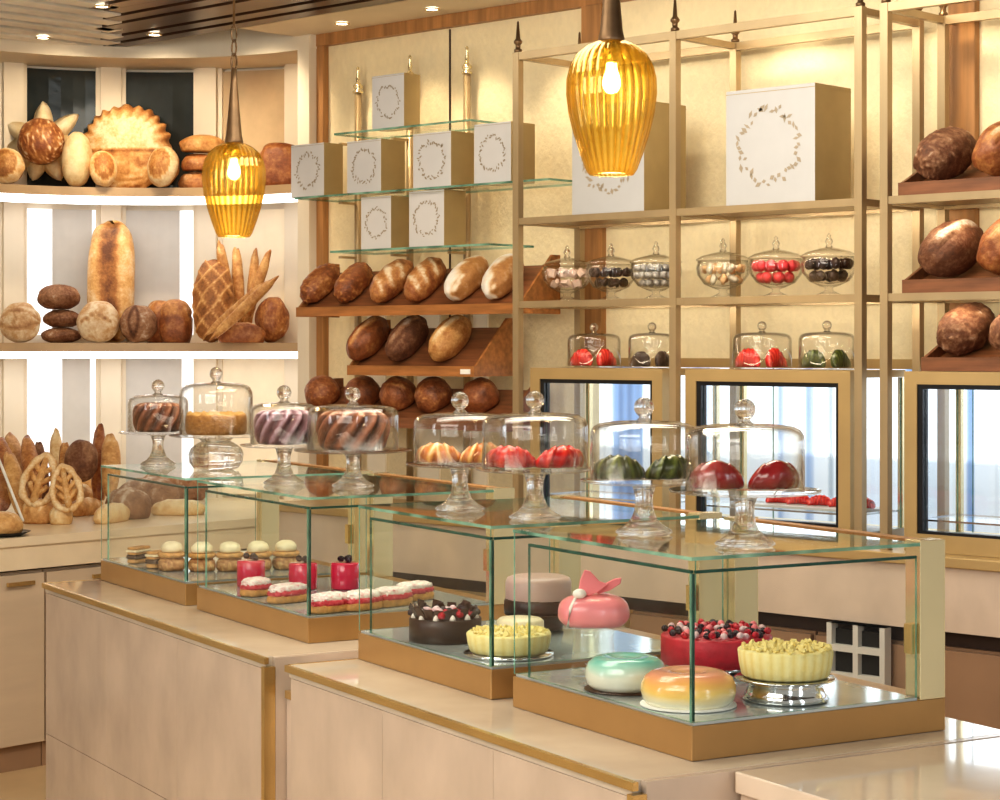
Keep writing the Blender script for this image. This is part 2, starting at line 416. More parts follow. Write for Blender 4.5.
# back wall with a glazed band at serving height
mb = MB()
mb.lo((-3.3, .5, 1.635), (4, .62, 3.3)); mb.lo((-3.3, .5, 0), (-1.66, .62, 1.635)); mb.lo((-1.66, .5, 0), (4, .62, 1.02))
struct('wall_back', mb, 'wallpaper')
mb = MB().lo((-1.66, .485, 1.60), (4, .6, 1.636)); struct('trim_1', mb, 'gold_frame')
mb = MB()
for u in (-3.25, -1.575, .125): mb.lo((u - .052, .465, 0 if u < -2 else 1.64), (u + .052, .499, 3.08))
struct('trim_2', mb, 'wood_trim')
mb = MB().lo((-3.3, .46, 3.075), (4, .499, 3.135)); struct('trim_3', mb, 'wood_trim')
mb = MB()
for u in (-2.41,): mb.lo((u - .004, .495, 1.64), (u + .004, .4995, 3.07))
struct('trim_4', mb, 'dark_gap')
mb = MB()
for px0, px1 in ((368, 386), (418, 440), (474, 488)): mb.lo((UV(px0, .495), .49, 1.08), (UV(px1, .495), .499, 1.95))
struct('trim_5', mb, 'cream_panel')
mb = MB()
for a0, a1 in ((-1.66, -.73), (-.73, .125), (.125, 4)): mb.pane((a0, .54, 1.02), (a1, .55, 1.60), 1)
struct('window_1', mb, ['cab_pane', 'glass_edge'])
mb = MB().lo((-6, 2.6, 0), (4, 2.65, 3.2)); struct('wall_outside', mb, 'street')
mb = MB().lo((-3.2, .62, .98), (4, 2.6, 1.0)); struct('window_sill', mb, 'white_paint') if False else None
# curved niche
mb = ring(MB(), RW, RW + .08, -2, 92, 0, 3.3); struct('wall_niche', mb, 'plaster')
mb = MB().lo((-4.9, -8, 0), (-4.8, -.6, 3.3)); struct('wall_left', mb, 'plaster')
mb = MB().lo((-3.325, .42, .93), (-3.245, .9, 3.12)); struct('trim_6', mb, 'plaster')
mb = ring(MB(), RF - .02, RW, -3, 96, 3.065, 3.2)
mb.lo((-3.36, .1, 3.13), (4, .5, 3.2)); struct('trim_7', mb, 'plaster')
mb = MB()
for a in (16, 35, 54, 73, 90):
    ring(mb, RW - .075, RW + .01, a - 2.0, a + 2.0, .93, 3.065, 0, 3)
    ring(mb, RW - .045, RW + .01, a - 2.9, a + 2.9, .93, 3.065, 0, 4)
struct('trim_8', mb, 'plaster')
for k, (a0, a1, mt) in enumerate(((4, 16, 'tan_panel'), (16, 35, 'tan_panel'), (35, 54, 'dark_window'), (54, 73, 'dark_window'), (73, 90, 'dark_window'))):
    mb = ring(MB(), RW - .03, RW - .01, a0 + 2.5, a1 - 2.5, 2.45, 3.05, 0, 6); struct('window_%d' % (k + 2), mb, mt)
def panels(name, rows, mt):
    mb = MB()
    for a0, a1, z0, z1 in rows: ring(mb, RW - .035, RW - .012, a0, a1, z0, z1, 0, 5)
    struct(name, mb, mt)
ZS1, ZS2 = 2.445, 1.70
def ang(px): return alc(px, RW - .03)[3]
W = []; G = []; K = []
for (p0, p1, q) in ((26, 52, 'w'), (52, 92, 'g'), (92, 124, 'w'), (124, 180, 'g'), (180, 206, 'w'), (206, 300, 'k')):
    {'w': W, 'g': G, 'k': K}[q].append((ang(p1), ang(p0), 1.74, 2.36))
for (p0, p1, q) in ((28, 62, 'w'), (62, 90, 'g'), (90, 100, 'w'), (126, 182, 'g'), (182, 212, 'w'), (212, 300, 'k'), (0, 12, 'g')):
    {'w': W, 'g': G, 'k': K}[q].append((ang(p1), ang(p0), .95, 1.62))
panels('trim_9', W, 'backlit_white'); panels('trim_10', G, 'grey_panel'); panels('trim_11', K, 'cream_panel')
# ceiling of mitred slats
mb = MB().lo((-5, -8, 3.2), (5, .6, 3.3), 2)
MU, MV = -4.35, .12
k = 0
v = .04
while v > -5.5:
    u0 = MU + (MV - v)*1.30
    mb.lo((u0, v - .085, 3.118 + .004*(k % 3)), (4.5, v, 3.16), 0); v -= .115; k += 1
u = MU + .02
while u < 2.5:
    v1 = MV - (u - MU)/1.30
    mb.lo((u, -7, 3.118), (u + .105, v1, 3.16), 1); u += .165
struct('ceiling', mb, ['slat_dark', 'slat_pale', 'void'])

# recessed downlights
DLIGHTS = []
for k, (px, py, z, lab) in enumerate(((102, 6, 3.114, 'small round recessed light in the pale slats, upper one near the top edge'),
                           (43, 37, 3.114, 'small round recessed light in the pale slats at far left, above the leafy bread'),
                           (207, 43, 3.114, 'small round recessed light at the slat edge above the curved niche'),
                           (342, 27, 3.126, 'small round recessed light in the pale soffit above the small gift boxes, left of two'),
                           (432, 11, 3.126, 'small round recessed light in the pale soffit nearest the top edge, right of two'))):
    u, v, Y = hit_z(px, py, z)
    if k == 3 or k == 4: u = UV(px, .3); v = .3
    if k == 2: u, v = -3.7, -.12
    if k == 1: z = 3.112
    t = thing('recessed_downlight', lab, 'ceiling light', (u, v, z), 0, 'recessed ceiling lights')
    ob('trim_ring', MB().loop_lathe([(.034, .001), (.034, -.005), (.026, -.005), (.026, .001)], 20), 'pale_brass', t)
    ob('lens', MB().lathe([(0, -.003), (.026, -.003), (.026, .0), (0, 0)], 20), 'downlight', t)

# ================================================================== CURVED NICHE SHELVES AND LEFT COUNTER
for z, lab in ((ZS1, 'upper curved wooden bread shelf with white lights underneath, above the standing tall loaf'),
               (ZS2, 'lower curved wooden bread shelf with white lights underneath, carrying the standing tall loaf')):
    t = thing('curved_shelf', lab, 'shelf', (0, 0, 0), 0, 'curved niche shelves')
    ob('shelf_board', ring(MB(), RF, RW, -1.0, 91, z - .042, z), 'shelf_wood', t)
    ob('light_strip', ring(MB(), RF + .02, RF + .12, 2, 90.5, z - .074, z - .0425), 'led', t)
Z_LC = .93; UL = -3.04
poly = [(UL, -3.2), (UL, .49), (-3.24, .49), (-3.33, .83)] + [(p[0], p[1]) for p in arc(RW - .005, 3, 90, 24)] + [(-4.79, -3.2)]
mb = MB().prism(poly, Z_LC - .035, Z_LC)
t = thing('curved_counter', 'pale bread counter top fitted into the curved niche at left', 'counter', (0, 0, 0))
ob('worktop', mb, 'worktop', t)
ob('apron', MB().lo((UL - .03, -3.2, Z_LC - .13), (UL - .012, .45, Z_LC - .036)), 'worktop', t)
labs = ['beige cabinet cut by the left edge below the bread counter',
        'beige cabinet under the bread counter whose brass pull shows whole at far left',
        'beige cabinet under the bread counter half hidden by the pale front counter',
        'beige cabinet under the bread counter seen through the farthest glass case',
        'beige cabinet under the bread counter in the far corner behind the glass cases']
for k in range(5):
    v0 = -1.545 + .405*(k - 1); v1 = v0 + .40
    t = thing('base_cabinet', labs[k], 'cabinet', (UL, (v0 + v1)/2, 0), pi/2, 'beige cabinets below the bread counter')
    w = .40
    ob('carcass', MB().lo((-w/2, .05, .10), (w/2, .55, Z_LC - .14)), 'laminate', t)
    d = ob('door', MB().lo((-w/2 + .004, .028, .105), (w/2 - .004, .049, Z_LC - .15)), 'laminate', t, bev=.002)
    mb = MB().box((.075, .012, Z_LC - .185), (.125, .012, .016)); mb.lo((.02, .012, Z_LC - .19), (.03, .03, Z_LC - .18)); mb.lo((.12, .012, Z_LC - .19), (.13, .03, Z_LC - .18))
    ob('pull', mb, 'gold', d, label='brass bar pull')
    ob('kick_board', MB().lo((-w/2, .06, 0), (w/2, .08, .10)), 'laminate_dark', t)

# ================================================================== BREAD MESHES
def slash(n_, xs, k, w):
    return max([0] + [max(0, 1 - abs(n_.x - x - k*n_.y)/w) for x in xs])
def batard(tag_, cuts=(-.5, 0, .5), k=.25, seed=0, base=.42, lift=.35, pw=2.2, L_=.26, W=.15, H=.115):
    top = lambda n_: max(0, min(1, n_.z*2 + .1))
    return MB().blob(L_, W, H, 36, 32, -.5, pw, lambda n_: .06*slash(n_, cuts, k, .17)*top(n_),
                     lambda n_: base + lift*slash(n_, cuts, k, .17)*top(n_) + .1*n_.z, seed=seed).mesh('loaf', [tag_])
def longcut(tag_, seed=0, base=.38, lift=.42, L_=.26, W=.15, H=.12):
    g = lambda n_: min(1, 1.5*max(0, 1 - abs(n_.y + .10*math.sin(n_.x*2) - .12)/.30))*(1 if n_.z > 0 else 0)*max(0, 1 - (n_.x/.88)**4)
    return MB().blob(L_, W, H, 44, 72, -.5, 2.2, lambda n_: .02*g(n_) - .07*max(0, 1 - abs(abs(n_.y - .12) - .27)/.09)*(n_.z > 0)*(abs(n_.x) < .8), lambda n_: base + lift*g(n_), seed=seed).mesh('loaf', [tag_])
def boule(tag_, seed=0, base=.45, mark='cross', D=.2, H=.10, flat=-.55, lift=.4):
    def g(n_):
        x, y = n_.x, n_.y
        if n_.z < 0: return 0
        if mark == 'cross': return max(0, 1 - min(abs(x - y*.3), abs(y + x*.3))/.10)*(math.hypot(x, y) < .75)
        if mark == 'leaf': return max(max(0, 1 - abs(abs(y) - .45*math.cos(x*1.4))/.12), max(0, 1 - abs(math.sin(9*x + 5*abs(y)))/.35)*.7*(abs(y) < .5))
        if mark == 'chevron': return max(0, 1 - abs(y - .25 + abs(x)*.55)/.11)*(abs(x) < .75)
        if mark == 'seed': return max(0, noise.noise(Vector((x, y, n_.z))*9 + Vector((seed, 0, 0))))*1.1
        if mark == 'rim': return (max(0, noise.noise(Vector((x, y, n_.z))*9 + Vector((seed, 0, 0))))*.7 if math.hypot(x, y) < .74 else 1.0)
        if mark == 'split': return max(0, 1 - abs(abs(x + .12) - .25 + y*y*.4)/.13)
        return 0
    return MB().blob(D, D, H, 40, 40, flat, 2.0, lambda n_: -.05*g(n_) if mark in ('chevron', 'leaf') else .03*g(n_), lambda n_: base + (lift if mark != 'chevron' else -.45)*g(n_), seed=seed).mesh('boule', [tag_])
def lattice_loaf():
    f = lambda n_: max(0, 1 - min(abs(((n_.x*2.1 + n_.y*1.3) % 1) - .5), abs(((n_.x*2.1 - n_.y*1.3) % 1) - .5))/.15)*(n_.z > -.2)
    return MB().blob(.40, .19, .12, 70, 56, -.55, 2.3, lambda n_: .06*f(n_), lambda n_: .26 + .42*f(n_), seed=5).mesh('loaf', ['crust_gold'])
def tall_loaf():
    g = lambda n_: max(0, 1 - abs(n_.y - .05*math.sin(5*n_.x))/.36)*(n_.z > 0)
    return MB().blob(.60, .225, .12, 50, 40, -.55, 3.0, lambda n_: -.07*g(n_), lambda n_: .70 - .56*min(1, 1.3*g(n_)) + .10*math.cos(7*n_.x)*g(n_), seed=9, rough=.02).mesh('loaf', ['crust_gold'])
def baguette(tag_='crust_gold', L_=.5, W=.06, seed=0, base=.40, am=.012, lift=.06):
    c = [-.7 + .28*i for i in range(6)]
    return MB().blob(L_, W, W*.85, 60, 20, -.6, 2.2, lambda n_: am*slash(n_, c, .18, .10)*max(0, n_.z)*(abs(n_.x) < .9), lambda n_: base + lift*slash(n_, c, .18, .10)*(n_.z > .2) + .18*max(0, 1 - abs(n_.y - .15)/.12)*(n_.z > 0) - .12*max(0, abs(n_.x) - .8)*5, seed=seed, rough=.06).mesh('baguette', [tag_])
def scallop():
    def d(n_):
        a = math.atan2(n_.y, n_.x); r = math.hypot(n_.x, n_.y)
        return (.045*math.cos(24*a)*min(1, r**3) if n_.x > -.1 else 0) + .05*max(0, noise.noise(n_*5))
    def tn(n_):
        a = math.atan2(n_.y, n_.x); r = math.hypot(n_.x, n_.y)
        if n_.x > -.05: return .80 - .42*max(0, r - .72)/.28 + .1*math.cos(24*a)*(r > .7)
        return .55 + .35*noise.noise(n_*7) - (.35 if abs(n_.x + .07) < .03 else 0)
    return MB().blob(.41, .43, .12, 60, 60, -.7, 2.3, d, tn, seed=2).mesh('loaf', ['crust_gold'])
def brioche():
    def d(n_): return -.10*max(0, 1 - abs(n_.z - .25)/.12) if n_.z < .5 else 0
    return MB().blob(.16, .165, .21, 36, 36, -.75, 2.7, d, lambda n_: .38 + .25*(n_.z > .3), seed=6).mesh('brioche', ['crust_red'])
def leafbread():
    mb = MB()
    def ell(a): 
        w = .095*math.sin(a)*(1 + .25*math.cos(a)); return (w, .155*(-math.cos(a)), 0)
    n = 40
    pts = [ell(2*pi*i/n) for i in range(n + 1)]
    mb.tube(pts, [.024 + .004*math.sin(i*1.3) for i in range(n + 1)], 10, 0, lambda j, a: .62 + .2*math.sin(a))
    mb.tube([(0, -.15, .004), (0, 0, .006), (0, .14, .004)], [.026, .024, .018], 10, 0, lambda j, a: .62)
    for y in (-.09, -.03, .04):
        for s in (-1, 1):
            mb.tube([(0, y, .003), (s*.04, y + .035, .004), (s*.075*(1 - abs(y)*2.5), y + .065, .002)], [.018, .017, .016], 8, 0, lambda j, a: .6)
    return mb.mesh('leaf_bread', ['crust_gold'])
FACE = YAW   # turns local -y towards the viewer
UP = (R(76), 0, FACE)
def onring(px, r=1.29): 
    u, v, Y, a = alc(px, r); return u, v
def shelf_item(name, mesh, px, z, label, rot=UP, r=1.29, cat='bread', group=None, sc=1):
    u, v = onring(px, r); return solo(name, mesh, None, u, v, z, label, cat, rot, group, sc)
G1 = 'breads on the upper curved shelf'; G2 = 'breads on the lower curved shelf'; G3 = 'breads heaped on the left counter'

# ------------------------------------------------ upper shelf
u, v = onring(43, 1.285)
t = thing('decorated_bread', 'round decorative bread with pale pointed dough leaves around a dark crust, upper left', 'bread', (u, v, ZS1), FACE, G1)
t.rotation_euler = (0, 0, FACE)
ob('crust', boule('crust_red', 3, .42, 'seed', .225, .13, lift=.9), None, t, (0, 0, .205), (R(82), 0, 0), label='round dark crust')
def petal(L_, W):
    mb = MB(); vs = []; n = 12
    for i in range(n + 1):
        x = i/n; w = W*(1 - x)**.7*(.65 + .7*x); 
        vs += [(-w, -.02 + .05*x*x, L_*x), (0, -.045 + .055*x*x, L_*x), (w, -.02 + .05*x*x, L_*x), (0, .012 + .04*x*x, L_*x)]
    fs = [(4*i + k, 4*i + (k + 1) % 4, 4*i + 4 + (k + 1) % 4, 4*i + 4 + k) for i in range(n) for k in range(4)]
    return mb.add(vs, fs + [(3, 2, 1, 0)], 0, True, [.62 + .25*(i//4)/n for i in range(len(vs))])
for a, L_, w_, q_ in ((-4, .165, .075, .05), (-62, .17, .078, .05), (45, .165, .07, .05), (108, .185, .115, .045), (-108, .185, .115, .045), (158, .125, .075, .06), (-158, .125, .075, .06)):
    x, z = q_*math.sin(R(a)), .205 + q_*math.cos(R(a))
    p = ob('dough_leaf', petal(L_, w_).mesh('dough_leaf', ['crust_pale']), None, t, (x, .05, z), (0, R(a), 0), label='pale pointed dough leaf')
t.location.z += .012
shelf_item('seeded_boule', boule('crust_gold', 11, .40, 'rim', .17, .11), 8, ZS1, 'small seeded round bread at the far left end of the upper shelf', r=1.17, group=G1)
shelf_item('dough_loaf', batard('crust_pale', (), 0, 4, .58, 0, L_=.27, W=.14, H=.12), 79, ZS1, 'pale smooth upright loaf leaning behind the seeded oval bread', (0, R(-76), R(130)), 1.19, group=G1)
shelf_item('seeded_oval', boule('crust_gold', 14, .34, 'rim', .18, .09), 102, ZS1, 'seeded oval bread with a pale rim, left of the huge scalloped loaf', (R(72), R(0), FACE + .35), 1.14, group=G1, sc=(.72, 1, 1))
shelf_item('scalloped_loaf', scallop(), 130, ZS1, 'huge golden loaf with a scalloped edge, largest on the upper shelf', (R(82), R(-90), FACE), 1.37, group=G1)
bpy.context.view_layer.update()
shelf_item('seeded_oval', boule('crust_gold', 17, .42, 'rim', .20, .11), 167, ZS1, 'round bread with a pale rim leaning on the right of the scalloped loaf', (R(72), 0, FACE - .3), 1.14, group=G1, sc=(.76, 1, 1))
for k, (px, dz, lab) in enumerate(((196, 0, 'small brown roll at the bottom of the stack beside the far pendant'), (199, .092, 'small brown roll in the middle of the stack beside the far pendant'), (203, .183, 'long pale-topped roll on top of the stack beside the far pendant'))):
    shelf_item('bread_roll', batard('crust_red' if k < 2 else 'crust_gold', (), 0, 20 + k, .5, 0, L_=.17 + .06*(k == 2), W=.13, H=.085), px, ZS1 + dz, lab, (0, 0, FACE + .2*k), 1.25, group=G1)
shelf_item('dark_loaf', MB().blob(.20, .16, .215, 30, 30, -.75, 3.2, None, lambda n_: .42 + .05*n_.z, seed=23).mesh('loaf', ['crust_red']), 280, ZS1, 'dark brown plain loaf at the right end of the upper shelf', (0, 0, FACE), 1.25, group=G1)
# ------------------------------------------------ lower shelf
shelf_item('floured_boule', boule('crust_flour', 31, .52, 'leaf', .195, .12, lift=-.34), 22, ZS2, 'floured round bread with leaf cuts at the left of the lower shelf', r=1.18, group=G2)
for k, (px, dz, D, H, lab) in enumerate(((61, 0, .19, .075, 'dark rye round at the bottom of the stack of three'), (62, .0765, .18, .085, 'dark rye round in the middle of the stack of three'), (59, .163, .205, .12, 'dark rye round on top of the stack of three'))):
    shelf_item('rye_round', boule('crust_dark', 35 + k, .50, 'seed', D, H, -.85, lift=.2), px, ZS2 + dz, lab, (0, 0, 0), 1.26, group=G2)
shelf_item('tall_loaf', tall_loaf(), 113, ZS2, 'tall golden loaf standing upright with a darker split down its middle', (R(0), R(86), FACE - pi/2), 1.33, group=G2)
shelf_item('floured_boule', boule('crust_flour', 33, .50, 'chevron', .205, .12), 100, ZS2, 'floured round bread with a curved chevron cut in front of the tall loaf', r=1.17, group=G2)
shelf_item('split_boule', boule('crust_dark', 41, .60, 'split', .182, .12, lift=-.40), 140, ZS2, 'two-tone round bread split open, right of the chevron-cut bread', r=1.17, group=G2)
shelf_item('brioche', brioche(), 176, ZS2, 'glossy brown brioche standing apart in the middle of the lower shelf', (0, 0, FACE), 1.17, group=G2)
shelf_item('brioche', brioche(), 161, ZS2, 'brown brioche half hidden behind the split round bread', (0, 0, FACE + .4), 1.40, group=G2)
shelf_item('lattice_loaf', lattice_loaf(), 214, ZS2, 'oval loaf with a criss-cross lattice crust standing on end', (0, R(80), FACE - pi/2), 1.21, group=G2)
def stick(name, mesh, p0, p1, Y0, Y1, label, group=None, roll=0, cat='bread', sc=1):
    a, b_ = pt(p0[0], p0[1], Y0), pt(p1[0], p1[1], Y1)
    o = ob(name, mesh, None); d = b_ - a; L0 = o.dimensions.x or 1
    xs = [w.co.x for w in mesh.vertices]; L0 = max(xs) - min(xs)
    o.scale = (d.length/L0, sc, sc)
    x = d.normalized(); to = Vector((CU, CV, EYE)) - (a + b_)/2
    z = (to - x*to.dot(x)).normalized(); y = z.cross(x)
    M = Matrix((x, y, z)).transposed()
    o.rotation_euler = M.to_euler(); o.location = (a + b_)/2 - z*.02
    return tag(o, label, cat, group)
for k, (p0, p1, Y0, Y1, w, lab) in enumerate((
    ((234, 326), (219, 240), 9.73, 9.73, .055, 'leftmost upright baguette in the bundle on the lower shelf, tip under the far pendant'),
    ((241, 326), (236, 246), 9.79, 9.79, .058, 'second upright baguette from the left in the bundle on the lower shelf'),
    ((249, 326), (256, 248), 9.85, 9.85, .052, 'third upright baguette of the bundle, straight and pale, on the lower shelf'),
    ((243, 327), (270, 249), 9.67, 9.67, .052, 'upright baguette of the bundle leaning right with a pale tip'),
    ((206, 335), (268, 281), 9.495, 9.495, .045, 'thin baguette lying diagonally across the lattice loaf, upper of two'),
    ((209, 341), (279, 275), 9.435, 9.435, .052, 'thin baguette lying diagonally across the bundle, front one of two'))):
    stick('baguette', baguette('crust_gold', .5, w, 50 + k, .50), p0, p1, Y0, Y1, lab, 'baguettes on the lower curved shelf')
shelf_item('oval_loaf', longcut('crust_red', 61, .45, .25, .225, .085, .095), 242, ZS2, 'small oval brown loaf lying in front of the crossed baguettes', (0, 0, FACE), 1.085, group=G2)
shelf_item('red_boule', boule('crust_red', 63, .44, 'seed', .20, .13, lift=.3), 275, ZS2, 'reddish brown round loaf at the right end of the lower shelf', (R(74), 0, FACE - .2), 1.31, group=G2, sc=(.82, 1.12, 1))

# ------------------------------------------------ left counter heap
def heap(name, mesh, p0, p1, Y0, Y1, label, sc=1): return stick(name, mesh, p0, p1, Y0, Y1, label, G3, sc=sc)
for k, (p0, p1, Y0, Y1, w, tg, bs, lab) in enumerate((
    ((2, 516), (0, 440), 8.75, 8.95, .115, 'crust_red', .50, 'broad reddish loaf at the very left edge of the counter'),
    ((24, 519), (8, 452), 8.55, 8.75, .075, 'crust_gold', .58, 'golden baguette leaning left beside the acrylic guard'),
    ((30, 508), (9, 434), 8.95, 9.25, .085, 'crust_gold', .46, 'brown upright baguette behind the leaning golden one'),
    ((38, 508), (26, 437), 8.80, 9.05, .08, 'crust_red', .56, 'smooth red-brown upright loaf left of the leaf breads'),
    ((46, 505), (38, 441), 8.98, 9.15, .055, 'crust_dark', .45, 'short dark stick loaf peeping over the larger leaf bread'),
    ((58, 500), (56, 428), 8.95, 9.15, .062, 'crust_pale', .55, 'pale pointed baguette standing tallest in the heap'),
    ((64, 505), (65, 441), 8.85, 8.95, .055, 'crust_gold', .52, 'golden baguette standing right of the pale pointed one'),
    ((98, 505), (100, 424), 9.05, 9.2, .07, 'crust_red', .42, 'dark-tipped upright loaf left of the glass case edge'),
    ((110, 500), (111, 434), 8.9, 9.05, .085, 'crust_gold', .56, 'golden upright loaf rising behind the farthest glass case'))):
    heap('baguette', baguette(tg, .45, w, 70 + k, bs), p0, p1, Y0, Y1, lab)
heap('leaf_bread', leafbread(), (37.5, 482), (38.6, 482), 8.62, 8.62, 'larger pale leaf-shaped bread with open slits') if False else None
def facing(name, mesh, px, py, Y, label, roll=0, tilt=14, group=G3, sc=1, cat='bread'):
    o = ob(name, mesh, None); p = pt(px, py, Y)
    o.rotation_euler = (Matrix.Rotation(FACE, 3, 'Z') @ Matrix.Rotation(R(90 - tilt), 3, 'X') @ Matrix.Rotation(R(roll), 3, 'Z')).to_euler()
    o.location = p; o.scale = (sc, sc, sc) if not isinstance(sc, tuple) else sc
    return tag(o, label, cat, group)
facing('leaf_bread', leafbread(), 40, 480, 8.55, 'larger pale leaf-shaped bread with open slits, left of the pair', -14, 12, sc=.68)
facing('leaf_bread', leafbread(), 66, 488, 8.50, 'smaller pale leaf-shaped bread with open slits, right of the pair', 12, 14, sc=.60)
facing('rye_boule', boule('crust_dark', 81, .50, 'none', .165, .11), 83, 462, 8.9, 'dark rye round propped up behind the leaf breads', 0, 8, sc=(.9, 1.15, 1))
def lay(name, mesh, px, py, z, label, rz=0, sc=1, group=G3, rx=0):
    u, v, Y = hit_z(px, py, z); return solo(name, mesh, None, u, v, z, label, 'bread', (rx, 0, rz), group, sc)
for k, (px, py, tg, L_, W, H, rz, lab) in enumerate((
    (39, 523, 'crust_gold', .16, .13, .10, .7, 'pale bread roll lying in front of the leaf breads, left'),
    (61, 524, 'crust_pale', .09, .10, .08, .2, 'small pale bread roll right of the larger roll before the leaf breads'),
    (75, 509, 'crust_gold', .19, .14, .12, .9, 'golden loaf at the foot of the smaller leaf bread'),
    (86, 515, 'crust_gold', .24, .09, .075, 1.9, 'golden stick loaf end lying beside the glass case, front'),
    (88, 500, 'crust_gold', .18, .13, .16, .5, 'golden roll piled behind the stick loaf near the glass case'),
    (112, 522, 'crust_pale', .26, .09, .08, 2.0, 'pale stick loaf seen through the left end of the farthest case'),
    (128, 518, 'crust_dark', .20, .18, .13, .3, 'grey-brown round loaf seen through the farthest case'),
    (148, 508, 'crust_dark', .30, .18, .14, .8, 'large dark loaf seen through the middle of the farthest case'),
    (178, 515, 'crust_pale', .24, .10, .07, .9, 'flat pale loaf seen low through the farthest case'),
    (172, 500, 'crust_dark', .34, .16, .15, .8, 'long dark loaf at the back seen through the farthest case'))):
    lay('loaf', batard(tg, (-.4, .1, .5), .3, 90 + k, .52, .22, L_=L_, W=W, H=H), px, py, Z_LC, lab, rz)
# acrylic guard and dark plate at the left edge
u, v, Y = hit_z(3, 536, Z_LC)
solo('serving_plate', MB().lathe([(0, 0), (.07, 0), (.105, .016), (.108, .018), (.07, .006), (0, .006)], 36), 'black_frame', u, v, Z_LC, 'dark round plate at the left end of the bread counter', 'plate')
solo('bread_roll', boule('crust_gold', 99, .58, 'cross', .16, .09), None, u, v, Z_LC + .007, 'round golden roll on the dark plate at the left', 'bread', (0, 0, .5), G3)
a, b_ = pt(23, 521, 8.30), pt(-4, 452, 8.42)
t = thing('acrylic_guard', 'clear slanted acrylic guard with a white edge at far left', 'guard', (a.x, a.y, Z_LC))
d = b_ - a; w_ = Vector((0, -.5, 0)); o0 = Vector((0, 0, a.z - Z_LC))
n_ = d.cross(w_).normalized()*.004
ob('panel', MB().add([o0, o0 + d, o0 + d + w_, o0 + w_, o0 + n_, o0 + d + n_, o0 + d + w_ + n_, o0 + w_ + n_], [(0, 1, 2, 3), (7, 6, 5, 4), (0, 4, 5, 1), (1, 5, 6, 2), (2, 6, 7, 3), (3, 7, 4, 0)]), 'cab_pane', t)
ob('edge_strip', MB().tube([o0, o0 + d], .006, 8), 'card_white', t, label='white edge')
ob('foot', MB().lo((-.01, -.5, 0), (.01, 0, o0.z + .01)), 'cab_pane', t)
# ================================================================== BACK COUNTER, RACK, GLASS CABINETS
def v_for(u, px):
    lo, hi = -1.0, 2.0
    for _ in range(40):
        a = (lo + hi)/2
        if px_of(u, a)[0] < px: lo = a
        else: hi = a
    return a
t = thing('back_counter', 'long pale back counter under the brass rack and lit glass cabinets', 'counter', (0, 0, 0))
ob('worktop', MB().lo((-3.0, -.05, .965), (1.6, .495, 1.0)), 'gold_frame', t, bev=.004)
ob('apron', MB().lo((-3.0, -.035, .755), (1.6, -.005, .964)), 'onyx', t)
ob('recess', MB().lo((-3.0, .03, .70), (1.6, .48, .754)), 'dark_gap', t)
labs = ['plain brown cabinet under the back counter, left of the white cubby grid',
        'plain brown cabinet under the back counter behind the white cubby grid',
        'plain brown cabinet under the back counter at the right edge, beside the near case']
for k in range(3):
    u0 = -1.0 + .82*k
    c = thing('back_cabinet', labs[k], 'cabinet', (u0 + .41, 0, 0), 0, 'brown cabinets under the back counter')
    ob('carcass', MB().lo((-.405, .02, .08), (.405, .48, .699)), 'laminate_dark', c)
    ob('door', MB().lo((-.40, -.002, .085), (.40, .019, .69)), 'laminate_dark', c, bev=.002)
    ob('kick_board', MB().lo((-.405, .06, 0), (.405, .1, .08)), 'dark_gap', c)
# white cubby grid standing before the cabinets
u0, z0, _ = hit_v(829, 700, -.06); u1, z1, _ = hit_v(882, 624, -.06)
t = thing('cubby_unit', 'small white cubby grid with dark square openings behind the near glass case', 'cubby', (0, 0, 0))
mb = MB(); z1 = min(z1, .748); W_, H_ = u1 - u0, z1
nx, nz = 2, 8; cw = W_/nx; ch = z1/nz
for i in range(nx + 1): mb.lo((u0 + cw*i - .010, -.06, .0), (u0 + cw*i + .010, -.02, z1))
for j in range(nz + 1): mb.lo((u0 - .009, -.0595, ch*j), (u0 + W_ + .009, -.02, min(z1, ch*j + .022)))
ob('frame', mb, 'white_paint', t)
ob('back_panel', MB().lo((u0, -.035, .02), (u1, -.018, z1 - .02)), 'void', t)

ZR1, ZR2, ZC, ZT = 2.184, 1.859, 1.60, 2.832
DR = .40
def rack(label, us, open_right):
    t = thing('brass_rack', label, 'rack', (us[0], 0, 0), 0, 'tall brass racks')
    b0 = us[0]
    for u in us:
        for v in (0, DR - .03):
            mb = MB().lo((u - b0 - .015, v, 1.0), (u - b0 + .015, v + .03, ZT))
            p = ob('post', mb, 'brass', t)
            f = MB().lathe([(0, 0), (.016, 0), (.016, .012), (.010, .016), (.010, .03), (.017, .038), (.017, .045), (.009, .055), (.004, .12), (0, .125)], 12, c=(u - b0, v + .015, ZT))
            ob('finial', f, 'bronze', p)
    for i in range(len(us) - 1):
        a, b_ = us[i] - b0 + .0155, us[i + 1] - b0 - .0155
        for z, nm in ((ZR1, 'shelf'), (ZR2, 'shelf')):
            mb = MB().lo((a, .004, z - .026), (b_, .030, z)); mb.lo((a, DR - .03, z - .026), (b_, DR - .004, z)); mb.lo((a, .0301, z - .014), (b_, DR - .0301, z))
            ob(nm, mb, 'brass', t)
        mb = MB()
        for v in (.002, DR - .028): mb.lo((a, v, ZT - .030), (b_, v + .026, ZT))
        ob('top_rail', mb, 'brass', t)
    for u in us:
        for z in (ZT, ZR1, ZR2): ob('side_rail', MB().lo((u - b0 - .012, .0305, z - .026), (u - b0 + .012, DR - .0305, z - .002)), 'brass', t)
    return t
U1 = [UV(518, .015), UV(675, .015), 0.0]
rack('tall brass rack of two bays holding gift boxes and candy jars', U1, False)
U2 = [UV(886, .015), UV(886, .015) + .78]
rack('tall brass rack at the right edge holding trays of dark loaves', U2, True)

